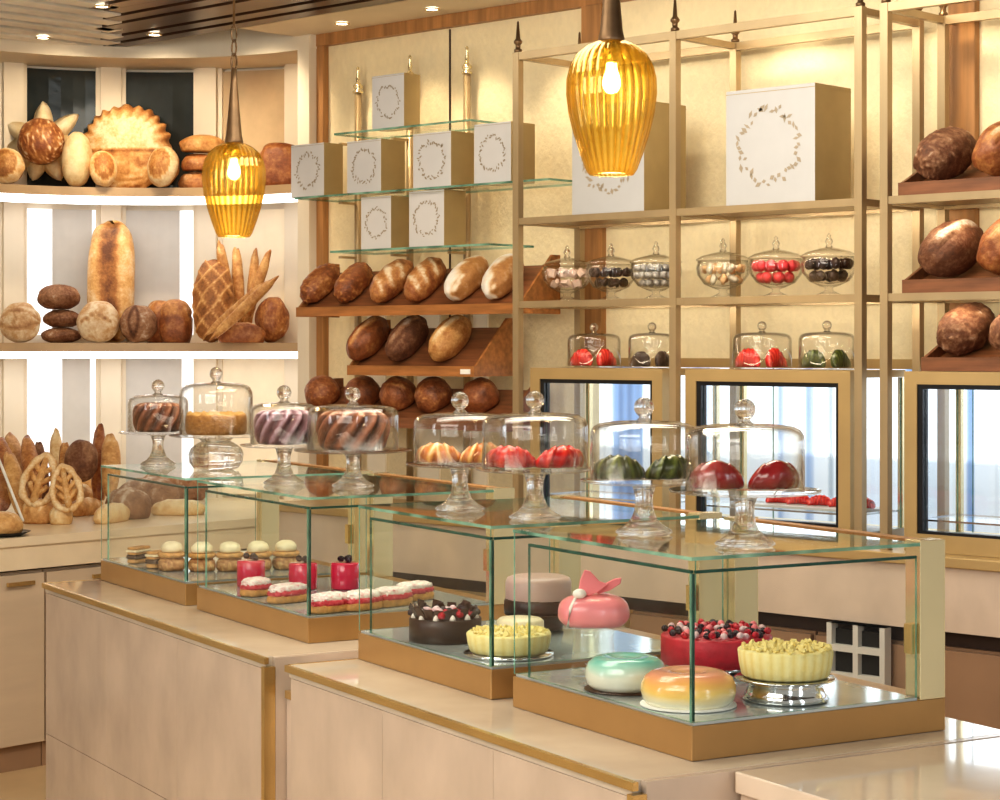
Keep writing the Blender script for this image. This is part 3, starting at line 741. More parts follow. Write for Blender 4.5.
def cabinet(px0, px1, label, u1=None):
    ua = UV(px0, .035); ub = u1 if u1 is not None else UV(px1, .035)
    w = ub - ua; v0, d = .036, .355; z0, z1 = 1.0, ZC; bt, bb = .043, .060
    t = thing('glass_cabinet', label, 'display cabinet', (ua, v0, z0), 0, 'glass cabinets on the back counter')
    H = z1 - z0 - .001
    mb = MB(); m_ = .048
    mb.lo((0, 0, .001), (m_, .05, H)); mb.lo((w - m_, 0, .001), (w, .05, H)); mb.lo((m_, 0, .001), (w - m_, .05, bb)); mb.lo((m_, 0, H - bt), (w - m_, .05, H))
    ob('front_frame', mb, 'gold_frame', t)
    k_ = .019; mb = MB(); a, b_, c, e = m_, w - m_, bb, H - bt
    mb.lo((a, .006, c), (a + k_, .04, e)); mb.lo((b_ - k_*.7, .006, c), (b_, .04, e)); mb.lo((a + k_, .006, e - k_*.8), (b_ - k_*.7, .04, e)); mb.lo((a + k_, .006, c), (b_ - k_*.7, .04, c + k_*.5))
    ob('inner_frame', mb, 'black_frame', t, label='black inner frame')
    ob('front_pane', MB().pane((a + k_, .018, c + k_*.5), (b_ - k_*.7, .024, e - k_*.8), 1), ['cab_pane', 'glass_edge'], t)
    ob('top_board', MB().lo((0, .0505, H - .025), (w, d, H)), 'gold_frame', t)
    ob('base_board', MB().lo((0, .0505, .001), (w, d, .04)), 'white_paint', t)
    for x in (0, w - .02): ob('rear_post', MB().lo((x, d - .02, .041), (x + .02, d, H - .026)), 'pale_brass', t)
    for x in (.004, w - .010): ob('side_pane', MB().pane((x, .051, .041), (x + .006, d - .021, H - .026), 0), ['cab_pane', 'glass_edge'], t)
    ob('glass_shelf', MB().pane((.012, .055, .098), (w - .012, d - .025, .104), 2), ['cab_pane', 'steel'], t)
    return ua, ub
CA1 = cabinet(530, 662, 'left glass cabinet in a gold frame behind the red croissant dome')
CA2 = cabinet(685, 850, 'middle glass cabinet in a gold frame holding red pastries')
CA3 = cabinet(904, 1100, 'right glass cabinet in a gold frame at the edge below the dark loaves', U2[1] - .02)

# ------------------------------------------------ gift boxes
def wreath(mb, cx, cz, r, y, s, seed):
    rnd = random.Random(seed)
    for i in range(46):
        a = 2*pi*i/46 + rnd.uniform(-.05, .05); rr = r*(1 + rnd.uniform(-.13, .13)); x, z = cx + rr*math.cos(a), cz + rr*math.sin(a)
        b_ = rnd.uniform(0, pi); l, w = s*rnd.uniform(.7, 1.4), s*rnd.uniform(.4, .7)
        mb.add([(x + l*math.cos(b_), y, z + l*math.sin(b_)), (x - w*math.sin(b_), y, z + w*math.cos(b_)), (x - l*math.cos(b_), y, z - l*math.sin(b_)), (x + w*math.sin(b_), y, z - w*math.cos(b_))], [(0, 1, 2, 3)])
    return mb
def gift(px0, px1, px2, ytop, ybot, v, z, label, group, front='box_white'):
    u0, u1 = UV(px0, v), UV(px1, v)
    Y = px_of((u0 + u1)/2, v)[1]; h = (ybot - ytop)/F*Y; vb = v_for(u1, px2); w = u1 - u0; d = vb - v
    t = thing('gift_box', label, 'box', (u0 + w/2, v, z + .0006), 0, group)
    mb = MB().lo((-w/2, 0, 0), (w/2, d, h), [1, 1, 0, 1, 1, 1])
    ob('carton', mb, [front, 'box_gold'], t, bev=.0015)
    ob('lid_seam', MB().lo((-w/2 - .0008, -.0008, h*.965), (w/2 + .0008, d + .0008, h*.97)), 'box_gold', t)
    ob('wreath_print', wreath(MB(), 0, h*.5, w*.335, -.0012, w*.035, int(px0)), 'print_grey', t, label='grey printed wreath')
    return t
gift(572, 644, 686, 103, 213, .05, ZR1, 'large white gift box with wreath behind the near pendant lamp', 'large gift boxes on the brass rack', 'box_white_dimmed')
gift(726, 815, 851, 86, 203, .05, ZR1, 'large white gift box with wreath in the right bay of the rack', 'large gift boxes on the brass rack', 'box_white_dimmed')

# ------------------------------------------------ tower of glass shelves on brass poles
VB = .125
zt = hit_v(388, 128.5, VB)[1]; zm = hit_v(432, 187.5, VB)[1]; zl = hit_v(408, 247.5, VB)[1]
t = thing('shelf_tower', 'brass pole tower with three clear glass shelves on the cream wall', 'shelf', (UV(410, .44), .44, 0))
ux, vx = t.location.x, t.location.y
for px, zt_ in ((358, hit_v(358, 93, .44)[1]), (410, hit_v(410, 82, .44)[1]), (467, hit_v(466, 74, .44)[1])):
    u = UV(px, .44) - ux
    p = ob('pole', MB().lathe([(0, 1.0), (.016, 1.0), (.016, zt_), (0, zt_)], 14, c=(u, 0, 0)), 'brass', t)
    ob('finial', MB().lathe([(0, 0), (.024, 0), (.024, .008), (.012, .014), (.022, .026), (.022, .034), (.012, .044), (.008, .05), (.010, .07), (.005, .10), (.008, .112), (0, .122)], 14, c=(u, 0, zt_)), 'pale_brass', p)
for z, p0, p1 in ((zt, 334, 470), (zm, 294, 549), (zl, 330, 490)):
    ob('glass_shelf', MB().pane((UV(p0, .1) - ux, .10 - vx, z - .009), (UV(p1, .1) - ux, .365 - vx, z), 2), ['pane', 'glass_edge'], t)
    for px in (358, 410, 467):
        u = UV(px, .44) - ux; ob('bracket', MB().lo((u - .010, -.11, z - .020), (u + .010, -.017, z - .0095)), 'brass', t)
G = 'small gift boxes on the glass shelves'
gift(372, 404, 420, 75, 129, .13, zt, 'small white gift box alone on the top glass shelf', G)
for a, b_, c, y0, y1, lab in ((291, 324, 343, 141, 194, 'leftmost small gift box on the middle glass shelf, beside the bread niche'), (347, 381, 405, 138, 190.5, 'second small gift box from the left on the middle glass shelf'), (413, 451, 474, 131, 186, 'third small gift box from the left on the middle glass shelf'), (474, 511, 535, 121, 181, 'rightmost small gift box on the middle glass shelf, behind the rack post')):
    gift(a, b_, c, y0, y1, .13, zm, lab, G)
for a, b_, c, y0, y1, lab in ((361, 391, 409, 197.5, 250, 'left small gift box on the lowest glass shelf'), (409, 444, 466, 191, 247, 'right small gift box on the lowest glass shelf')):
    gift(a, b_, c, y0, y1, .13, zl, lab, G)

# ------------------------------------------------ bread trays
def tray(label, u0, u1, vf, z, d, rise, mat, lip, group, lag=True):
    t = thing('bread_tray', label, 'tray', (u0, vf, z), 0, group); w = u1 - u0
    mb = MB().add([(.012, .012, .004), (w - .012, .012, .004), (w - .012, d, rise), (.012, d, rise), (.012, .012, .016), (w - .012, .012, .016), (w - .012, d, rise + .012), (.012, d, rise + .012)],
                  [(3, 2, 1, 0), (4, 5, 6, 7), (0, 1, 5, 4), (1, 2, 6, 5), (2, 3, 7, 6), (3, 0, 4, 7)])
    ob('base_board', mb, 'tray_dark', t)
    ob('front_lip', MB().lo((0, 0, 0), (w, .0119, lip)), mat, t)
    for x in (0, w - .0118):
        P = [(0.0121, 0), (d, 0), (d, rise + .05), (d - .05, rise + .05), (.0121, lip)]
        mb = MB(); n = len(P); vs = [(x, p[0], p[1]) for p in P] + [(x + .0117, p[0], p[1]) for p in P]
        mb.add(vs, [list(range(n))[::-1], list(range(n, 2*n))] + [(i, (i + 1) % n, n + (i + 1) % n, n + i) for i in range(n)])
        ob('end_panel', mb, mat, t)
    return t
def on_tray(name, mesh, px, tr, d, rise, label, group, f=.5, sc=1, yaw=0, roll=0):
    """rest a loaf on the sloping board, leaning on its side by roll"""
    th = math.atan2(rise, d); y = d*f; vf, z = tr.location.y, tr.location.z
    u = UV(px, vf + y)
    Q = Matrix.Rotation(pi/2 + yaw, 3, 'Z') @ Matrix.Rotation(roll, 3, 'X')
    lo = min((Q @ w.co).z for w in mesh.vertices)*sc; cy = sum((Q @ w.co).x for w in mesh.vertices)/len(mesh.vertices)*sc
    o = ob(name, mesh, None); o.scale = (sc, sc, sc); T = Matrix.Rotation(th, 3, 'X')
    o.rotation_euler = (T @ Q).to_euler()
    o.location = Vector((u - cy, vf + y, z + .0165 + rise*(y - .012)/(d - .012))) + T @ Vector((0, 0, .002 - lo))
    return tag(o, label, 'bread', group)
za = hit_v(420, 315, .1)[1]; zb = hit_v(420, 376, .1)[1]; zc = hit_v(400, 428, .1)[1]
Gt = 'bread trays on the brass poles'
T1 = tray('long tilted wooden tray of six loaves below the gift boxes', UV(296, .1), UV(519, .1), .1, za, .25, .19, 'tray_wood', .042, Gt)
T1.name = 'bread_tray'
T2 = tray('short tilted wooden tray of three loaves with a small white tag', UV(347, .1), UV(474, .1), .1, zb, .25, .19, 'tray_wood', .042, Gt)
T3 = tray('wooden tray of loaves partly hidden behind the chocolate bundt dome', UV(300, .1), UV(503, .1), .1, zc, .25, .15, 'tray_dark', .042, Gt)
w = UV(474, .1) - UV(347, .1)
ob('tag', MB().lo((w - .075, -.003, .01), (w - .02, -.0005, .030)), 'card_white', T2, label='small white tag')
Gl = 'loaves on the wooden trays'
GT1 = [('crust_red', 'seed', 'dark seeded loaf at the left end of the long tray'), ('crust_red', 'seed', 'dark seeded loaf second from the left on the long tray'),
       ('crust_red', 'bat', 'brown slashed loaf third from the left on the long tray'), ('crust_red', 'bat', 'brown slashed loaf fourth from the left on the long tray'),
       ('crust_flour', 'long', 'floured loaf fifth from the left on the long tray'), ('crust_flour', 'long', 'floured loaf at the right end of the long tray behind the rack post')]
def halfdust(seed):
    f = lambda n_: max(-.5, min(.5, (n_.y*1.2 + .35*math.sin(n_.x*3 + seed) + .6*noise.noise(n_*3))*2))
    return MB().blob(.29, .15, .12, 34, 36, -.5, 2.2, lambda n_: .03*f(n_)*(n_.z > 0), lambda n_: .62 + .55*f(n_), seed=seed).mesh('loaf', ['crust_dust'])
toned('crust_dust', [(.05, (.20, .065, .02)), (.35, (.50, .24, .08)), (.62, (.80, .62, .42)), (.95, (.90, .84, .76))], nscale=12, namt=.3)
def seedloaf(tg, seed, L_=.27, W=.15, H=.12):
    s_ = lambda n_: max(0, noise.noise(n_*7 + Vector((seed, 0, 0))))
    return MB().blob(L_, W, H, 36, 32, -.5, 2.3, lambda n_: .09*s_(n_), lambda n_: .36 + .55*s_(n_), seed=seed).mesh('loaf', [tg])
for k, (px, g) in enumerate(zip((325, 358, 397, 430, 472, 508), GT1)):
    me = seedloaf(g[0], k, .27, .135, .11) if g[1] == 'seed' else batard(g[0], (-.55, -.05, .45), .35, k, .46, .38, L_=.30, W=.145, H=.115) if g[1] == 'bat' else halfdust(k)
    on_tray('loaf', me, px, T1, .25, .19, g[2], Gl, .53, .86, yaw=.12*(k % 2) - .05, roll=.25)
for k, (px, tg, lab) in enumerate(((374, 'crust_red', 'glossy dark red-brown loaf at the left of the short tray'), (413, 'crust_dark', 'dusty brown loaf in the middle of the short tray'), (456, 'crust_gold', 'golden split loaf at the right of the short tray'))):
    on_tray('loaf', longcut(tg, 10 + k, .36 if k < 2 else .5, .34, .29, .15, .13), px, T2, .25, .19, lab, Gl, .52, .86, roll=.40)
for k, (px, lab) in enumerate(((326, 'brown loaf at the left end of the lowest tray'), (366, 'brown loaf behind the knob of the chocolate bundt dome'), (402, 'dark brown loaf third on the lowest tray, right of the dome knob'), (437, 'golden brown loaf behind the orange croissant dome'), (484, 'brown loaf at the right end of the lowest tray'))):
    on_tray('loaf', boule('crust_red', 30 + k, .36, ('seed', 'none', 'split')[k % 3], .19, .145, -.5, lift=.3), px, T3, .25, .15, lab, Gl, .56, .84)
Gr = 'trays of dark loaves on the right rack'
R1 = tray('dark wooden tray on the upper shelf of the right rack', UV(898, .035), U2[1] - .03, .035, ZR1 + .0005, .32, .11, 'tray_dark', .045, Gr)
R2 = tray('dark wooden tray on the lower shelf of the right rack', UV(902, .035), U2[1] - .03, .035, ZR2 + .0005, .32, .11, 'tray_dark', .045, Gr)
R3 = tray('dark wooden tray standing on the right glass cabinet', UV(921, .040), U2[1] - .03, .040, ZC + .0005, .32, .11, 'tray_dark', .045, Gr)
Gd = 'dark loaves on the right rack'
for tr, px, tg, mk, sc, f, lab in ((R1, 950, 'crust_dark', 'seed', .90, .50, 'rough dark loaf with a dusted end on the upper right tray'), (R1, 1010, 'crust_red', 'long', .90, .50, 'brown loaf cut by the right edge on the upper right tray'),
                               (R1, 987, 'crust_flour', 'none', .42, .88, 'small pale loaf at the back of the upper right tray'),
                               (R2, 957, 'crust_dark', 'long', .93, .50, 'large smooth brown loaf with a floury split on the lower right tray'), (R2, 1018, 'crust_red', 'long', .98, .50, 'orange-brown loaf cut by the right edge on the lower right tray'),
                               (R3, 970, 'crust_dark', 'seed', .85, .50, 'rough dark rye loaf on the tray over the right cabinet'), (R3, 1024, 'crust_dark', 'seed', .85, .50, 'dark loaf cut by the right edge over the right cabinet')):
    me = seedloaf(tg, px, .27, .17, .15) if mk == 'seed' else longcut(tg, px, .40, .45, .28, .18, .16) if mk == 'long' else boule(tg, px, .55, 'none', .2, .14)
    on_tray('loaf', me, px, tr, .32, .11, lab, Gd, f, sc, yaw=-.15, roll=.6)

# ------------------------------------------------ candy jars
JP = [(.0, .0), (.040, .0), (.042, .004), (.030, .010), (.013, .020), (.013, .030), (.03, .036), (.062, .052), (.084, .085), (.087, .115), (.083, .138)]
def jar(px, z, label, sc=1):
    u = UV(px, .19)
    t = thing('candy_jar', label, 'jar', (u, .19, z + .0005), 0, 'footed glass candy jars'); t.scale = (sc*1.13, sc*1.13, sc)
    inner = [(r*.955, zz) for r, zz in JP[::-1] if zz > .04] + [(0, .042)]
    ob('bowl', MB().lathe(JP + inner, 32), 'dome_glass', t)
    l = ob('lid', MB().lathe([(.0835, .1385), (.088, .1385), (.088, .144), (.07, .156), (.03, .168), (.010, .173), (0, .173)], 32), 'dome_glass', t)
    ob('finial', MB().lathe([(0, .174), (.012, .174), (.007, .182), (.013, .192), (.010, .200), (.004, .208), (.007, .214), (.0, .222)], 16), 'crystal', l)
    return t
def fill(t, mesh, n, r, label, cat, name, group, seed, every=(1, 0)):
    """lay sweets of bounding radius r in rings, layer on layer, inside the bowl"""
    rnd = random.Random(seed); u, v, z = t.location; pos = []
    zz = .050 + r; q = 0
    while zz + r < .137:
        Rr = 1
        for h in range(-9, 10):
            zs = zz + r*h/9.5; rin = 0
            for a, b_ in zip(JP[5:], JP[6:]):
                if a[1] <= zs <= b_[1]: rin = (a[0] + (b_[0] - a[0])*(zs - a[1])/(b_[1] - a[1]))*.955*1.13
            if zs <= .1379: Rr = min(Rr, rin - math.sqrt(r*r - (zs - zz)**2) - .0035)
        while Rr > -r*.6:
            if Rr < r*.9: pos.append((0, 0, zz)); break
            m_ = int(2*pi/(2*math.asin(min(1, r*1.01/Rr)))); off = rnd.uniform(0, 6)
            for i in range(m_): pos.append((Rr*math.cos(off + 2*pi*i/m_), Rr*math.sin(off + 2*pi*i/m_), zz))
            Rr -= 2.03*r
        zz += 2.02*r; q += 1
    for k, p in enumerate(pos):
        if k % every[0] != every[1]: continue
        o = bpy.data.objects.new(name, mesh); COL.objects.link(o); o.location = (u + p[0], v + p[1], z + p[2])
        o.rotation_euler = (rnd.uniform(0, 3), rnd.uniform(0, 3), rnd.uniform(0, 3)); tag(o, label, cat, group)
def ball(r, mat, q=1, rough=.05): return MB().blob(2*r, 2*r, 2*r*q, 14, 14, -1, 2.1, rough=rough).mesh('sweet', [mat])
def centred(me, h):
    for w in me.vertices: w.co.z -= h/2
    return me
wafer = centred(MB().lathe([(0, 0), (.016, 0), (.0185, .003), (.0185, .009), (.016, .012), (0, .012)], 18).mesh('cookie', ['candy_choc']), .012)
shard = centred(MB().lo((-.015, -.013, 0), (.015, .013, .012)).mesh('sweet', ['candy_pink']), .012)
twist = MB().tube([(-.019, 0, 0), (-.008, .004, .003), (.008, -.004, .003), (.019, .002, 0)], [.006, .012, .012, .006], 8).mesh('sweet', ['candy_cream'])
twist2 = twist.copy(); twist2.materials[0] = MATS['candy_peach']
pebble = centred(ball(.0135, 'candy_grey', .85), .023)
redball = centred(ball(.020, 'candy_red'), .04); chocrock = centred(ball(.020, 'candy_choc', .8, .12), .033)
J = [jar(px, ZR2, lab) for px, lab in ((567, 'candy jar of pale pink pieces, leftmost on the rack'), (611, 'candy jar of dark round cookies in the left bay'), (656, 'candy jar of grey speckled pebbles beside the middle rack post'), (723, 'candy jar of cream and peach twists in the right bay'), (776, 'candy jar of red balls in the right bay'), (829, 'candy jar of dark chocolates beside the right rack post'))]
fill(J[0], shard, 0, .0205, 'pale pink sweet piece inside the leftmost candy jar', 'sweet', 'sweet_piece', 'pale pink sweets', 1)
fill(J[1], wafer, 0, .0196, 'dark round cookie inside a candy jar in the left bay', 'cookie', 'round_cookie', 'dark cookies in the jar', 2)
fill(J[2], pebble, 0, .0142, 'grey speckled pebble sweet inside the jar beside the middle post', 'sweet', 'pebble_sweet', 'grey pebble sweets', 3)
fill(J[3], twist, 0, .0195, 'cream twisted sweet inside the jar of cream and peach twists', 'sweet', 'twisted_sweet', 'cream twisted sweets', 4, (2, 0))
fill(J[3], twist2, 0, .0195, 'peach twisted sweet inside the jar of cream and peach twists', 'sweet', 'twisted_sweet', 'peach twisted sweets', 4, (2, 1))
fill(J[4], redball, 0, .0208, 'red round sweet inside the red candy jar', 'sweet', 'round_sweet', 'red round sweets', 5)
fill(J[5], chocrock, 0, .0212, 'dark chocolate lump inside the jar beside the right rack post', 'sweet', 'chocolate_lump', 'dark chocolate lumps', 6)

# ------------------------------------------------ pastries and glass domes
def croissant(mat, Rr=.044, r0=.031, hi=.75, lo=.32, span=92, seg=7, seed=0, name='croissant', step=.22):
    """rolled crescent: stepped layers that wrap on a slant, tips down on the plate"""
    n, m_ = 84, 22; vs, ts, fs = [], [], []
    for i in range(n + 1):
        x = i/n; a = R(-span + 2*span*x); sg = 2*x - 1; e = abs(sg)
        env = r0*(max(.06, 1 - e**1.9))**.72
        c = Vector((Rr*math.cos(a)*.8, Rr*1.3*math.sin(a), env*.86)); tx = Vector((-math.sin(a)*.8, 1.3*math.cos(a), 0)).normalized(); nx = Vector((tx.y, -tx.x, 0))
        for k in range(m_):
            b_ = 2*pi*k/m_
            ph = (e*seg/2 + .30*math.sin(b_) + .22*math.cos(b_)*(1 if sg > 0 else -1)*min(1, e*4) + 2) % 1.0
            r = env*(1.10 - step*ph); p = c + nx*math.cos(b_)*r + Vector((0, 0, math.sin(b_)*r))
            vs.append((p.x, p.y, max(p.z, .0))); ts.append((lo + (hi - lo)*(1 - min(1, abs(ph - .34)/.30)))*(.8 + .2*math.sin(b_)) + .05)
    for i in range(n):
        for k in range(m_):
            q = (k + 1) % m_; fs.append((i*m_ + k, i*m_ + q, (i + 1)*m_ + q, (i + 1)*m_ + k))
    fs.append(list(range(m_))[::-1]); fs.append([n*m_ + k for k in range(m_)])
    me = MB().add(vs, fs, 0, True, ts).mesh(name, [mat])
    lo_ = min(w.co.z for w in me.vertices); cx = sum(w.co.x for w in me.vertices)/len(me.vertices)
    for w in me.vertices: w.co.z -= lo_; w.co.x -= cx
    return me
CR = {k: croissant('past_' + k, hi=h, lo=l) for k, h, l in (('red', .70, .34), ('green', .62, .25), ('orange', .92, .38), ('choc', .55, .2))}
def dome(u, v, z, Rd, H, label, group, kr=.020):
    t = thing('glass_dome', label, 'dome', (u, v, z + .0006), 0, group)
    o = [(Rd, 0), (Rd, H*.76), (Rd*.985, H*.84), (Rd*.93, H*.92), (Rd*.82, H*.97), (Rd*.6, H), (.016, H*1.02)]
    i = [(max(.0, r - .0035), zz - (.0035 if zz > H*.9 else 0)) for r, zz in o[::-1]]
    ob('shell', MB().loop_lathe(o + i, 56), 'dome_glass', t)
    k = kr/.020; zz = H*1.02 - .002
    prof = [(.0, 0), (.018*k, 0), (.013*k, .004*k), (.009*k, .009*k)]
    for q in range(1, 10):
        a = -pi/2 + .45 + (pi - .45)*q/9; prof.append((max(0, .020*k*math.cos(a)), .028*k + .020*k*math.sin(a)))
    prof[-1] = (0, prof[-1][1])
    ob('knob', MB().lathe([(r, q + zz) for r, q in prof], 24), 'crystal', t)
    return t
for px, Rd, lab, kind, pl in ((594, .104, 'low glass dome over red pastries on the left cabinet', 'red', 'dark red'), (652, .090, 'low glass dome over dark pastries beside the middle rack post', 'choc', 'dark brown'),
                      (762, .108, 'low glass dome over red pastries on the middle cabinet', 'red', 'dark red'), (827, .100, 'low glass dome over green pastries on the middle cabinet', 'green', 'dark green')):
    v = .20; u = UV(px, v); z = ZC
    dome(u, v, z + .0065, Rd, .125, lab, 'low domes on the glass cabinets', .017)
    solo('glass_plate', MB().lathe([(0, 0), (Rd + .004, 0), (Rd + .012, .003), (Rd + .012, .006), (0, .006)], 40), 'cab_pane', u, v, z, 'clear round plate under the ' + lab[4:], 'plate', group='clear plates under the low domes')
    for k, dx in enumerate((-Rd*.445, Rd*.445)):
        where = ('left', 'right')[k]
        nm = {594: 'dark red croissant under the leftmost low dome on the glass cabinets', 652: 'dark brown croissant under the low dome beside the middle post', 762: 'dark red croissant under the low dome over the middle cabinet', 827: 'dark green croissant under the low dome by the right post'}[px]
        solo('croissant', CR[kind], None, u + dx, v + .02*(k*2 - 1), z + .0065, where + ' small ' + nm, 'croissant', (0, 0, 2.0 + 1.0*k), 'small croissants under the low domes', (Rd/.104*.68, Rd/.104*.68, Rd/.104*1.15))
# red pastries on the glass shelf of the middle cabinet
zsh = 1.0 + .105
u0, u1 = CA2[0] + .2, CA2[1] - .03
solo('serving_tray', MB().lo((-.235, -.10, 0), (.235, .10, .008)), 'white_paint', (u0 + u1)/2 + .012, .235, zsh, 'long white tray inside the middle glass cabinet', 'tray')
for k in range(5):
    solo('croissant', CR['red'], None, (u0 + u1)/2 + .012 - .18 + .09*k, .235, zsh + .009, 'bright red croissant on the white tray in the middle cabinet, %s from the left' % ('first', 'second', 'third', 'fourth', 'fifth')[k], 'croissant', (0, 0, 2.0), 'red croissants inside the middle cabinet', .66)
# ================================================================== FRONT COUNTERS
def solve_t(px, s):
    lo, hi = 0, 5
    for _ in range(40):
        m = (lo + hi)/2
        if px_of(*st(s, m))[0] > px: lo = m
        else: hi = m
    return m
ZK = .896
plain('cream_pale', (.86, .74, .50), .45, var=.08, scale=40)
plain('seal', (.02, .075, .055), .2, var=.3, scale=20)
toned('past_dark_red', [(.05, (.10, .001, .004)), (.4, (.30, .004, .010)), (.65, (.50, .02, .02)), (.95, (.80, .25, .18))], .18, 25, .15, .1, coat=.6)
def rowthing(name, label, cat, s, t, z, group=None):
    u, v = st(s, t); return thing(name, label, cat, (u, v, z), ROW, group)
def row(name, mesh, mats, s, t, z, label, cat, rz=0, group=None, sc=1):
    u, v = st(s, t); return solo(name, mesh, mats, u, v, z, label, cat, (0, 0, ROW + rz), group, sc)
def counter(label, t0, t1, group):
    c = rowthing('display_counter', label, 'counter', 0, t0, 0, group); L_ = t1 - t0; s0, s1 = -.2, .735
    ob('top_slab', MB().lo((s0 + .012, .0205, ZK - .03), (s1, L_ - .001, ZK)), 'onyx_top', c)
    mb = MB(); n = 3; w = (L_ - .04)/n
    for i in range(n):
        for z0, z1 in ((.0, .40), (.402, ZK - .0305)): mb.lo((s0 + .008, .0205 + w*i, z0), (s0 + .05, .0205 + w*(i + 1) - .0015, z1))
    ob('front_panel', mb, 'onyx', c)
    ob('end_panel', MB().lo((s0 + .0305, .002, 0), (s1, .02, ZK - .0005)), 'onyx', c)
    ob('far_end_panel', MB().lo((s0 + .055, L_ - .03, 0), (s1, L_ - .002, ZK - .0305)), 'onyx', c)
    mb = MB().lo((s0, .0, ZK - .015), (s0 + .0118, L_, ZK + .001)); mb.lo((s0 + .0119, L_ - .0009, ZK - .015), (s1, L_ + .006, ZK + .001))
    ob('edge_strip', mb, 'gold', c, label='brass edge strip')
    ob('corner_post', MB().lo((s0, .0, 0), (s0 + .030, .020, ZK - .0225)), 'gold', c, label='brass corner post')
    ob('inner_body', MB().lo((s0 + .06, .04, .02), (s1 - .02, L_ - .04, ZK - .035)), 'laminate_dark', c)
    return c
counter('pale stone counter with brass edge carrying the two far glass cases', 1.57, 3.435, 'stone display counters')
counter('pale stone counter with brass edge carrying the two near glass cases', -.10, 1.445, 'stone display counters')
c = rowthing('counter_bridge', 'narrow recessed stone bridge with a brass band between the two counters', 'counter', 0, 1.4525, 0)
ob('panel', MB().lo((-.14, 0, 0), (.72, .115, .792)), 'onyx', c)
ob('band', MB().lo((-.145, 0, .7925), (.72, .1155, .812)), 'gold', c, label='brass band')
ob('upper_panel', MB().lo((-.10, 0, .8125), (.72, .115, ZK - .02)), 'onyx', c)
c = rowthing('side_counter', 'glossy pale marble counter end at the lower right', 'counter', 0, -.108, 0)
ob('top_slab', MB().lo((.02, -1.3, ZK - .04), (.735, 0, ZK)), 'marble', c, bev=.003)
ob('front_panel', MB().lo((.03, -1.3, 0), (.06, -.005, ZK - .0405)), 'onyx', c)
ob('back_panel', MB().lo((.70, -1.3, 0), (.73, -.005, ZK - .0405)), 'laminate_dark', c)

# ================================================================== GLASS CASES
ZB, ZG = .968, 1.282
def case(label, t0, t1, wd=.56, fade=''):
    c = rowthing('glass_case', label, 'display case', 0, t0, ZK + .0008, 'glass pastry cases'); L_ = t1 - t0
    h0, h1 = ZB - ZK, ZG - ZK; D_ = .632
    ob('plinth', MB().lo((0, 0, 0), (D_, L_, h0 - .006)), 'plinth', c, bev=.0015, label='brass plinth')
    ob('floor_plate', MB().lo((.006, .004, h0 - .0058), (wd, L_ - .004, h0)), 'case_floor', c)
    e = .006; E = ['pane', 'glass_edge']
    ob('top_pane', MB().pane((0, 0, h1 - .007), (wd + .004, L_, h1), 2), ['top_pane', 'glass_edge'], c)
    for a_, b_ in (((.002, .009, h1 - .0315), (.010, L_ - .062, h1 - .026)), ((.0105, .002, h1 - .0315), (wd - .002, .008, h1 - .026)), ((.0085, .0085, h0 + .001), (.0125, .0125, h1 - .0325))):
        ob('edge_seal', MB().lo(a_, b_), 'seal', c, label='dark green edge line')
    ob('front_pane', MB().pane((.002, .010, h0 + .0005), (.002 + e, L_ - .062, h1 - .032), 0), E, c)
    ob('near_end_pane', MB().pane((.0, .002, h0 + .0005), (wd - .002, .002 + e, h1 - .032), 1), E, c)
    ob('far_end_pane', MB().pane((.0, L_ - .010, h0 + .0005), (wd - .002, L_ - .004, h1 - .0075), 1), E, c)
    for y in (0, L_ - .045):
        ob('rear_post', MB().lo((wd + .005, y, h0 - .0055), (D_, y + .045, h1 + .004)), 'pale_brass', c, bev=.001)
    ob('rear_rail', MB().lo((wd + .02, .0455, h1 - .012), (D_ - .02, L_ - .0455, h1 + .003)), 'wood_trim', c)
    ob('hinge', MB().lo((wd - .012, .009, .16), (wd + .0045, .03, .22)), 'gold', c)
    return c
TA, TB, TC, TD = (2.64, 3.425), (1.746, 2.545), (.768, 1.443), (0, .672)
case('farthest glass pastry case, holding the layered slices', *TA)
case('second farthest glass case, holding red cylinder cakes and tarts', *TB)
case('second nearest glass case, holding the berry-topped chocolate cake', *TC)
case('nearest glass case, holding mint, peach, red and yellow cakes', *TD)

# ================================================================== STANDS AND DOMES ON THE CASES
def stand(u, v, z, Rp, h, label, group, low=False):
    t = thing('cake_stand', label, 'cake stand', (u, v, z + .0006), 0, group)
    ob('plate', MB().lathe([(0, h - .007), (Rp*.9, h - .006), (Rp, h - .003), (Rp + .001, h + .001), (Rp*.96, h), (0, h)], 56), 'dome_glass', t)
    if not low:
        P = [(0, 0), (.054, 0), (.060, .004), (.058, .009), (.040, .020), (.028, .032), (.021, .048), (.0185, .066), (.019, .082), (.025, h - .012), (.034, h - .0075), (0, h - .0072)]
    else:
        P = [(0, 0), (.055, 0), (.072, .006), (.085, .025), (.088, .05), (.080, .07), (.060, .085), (.045, h - .02), (.060, h - .0075), (0, h - .0072)]
    ob('pedestal', MB().lathe(P, 40, rf=(lambda a, z, j: 1 + (.03*math.cos(12*a) if low else .012*math.cos(10*a)))), 'crystal', t)
    return t
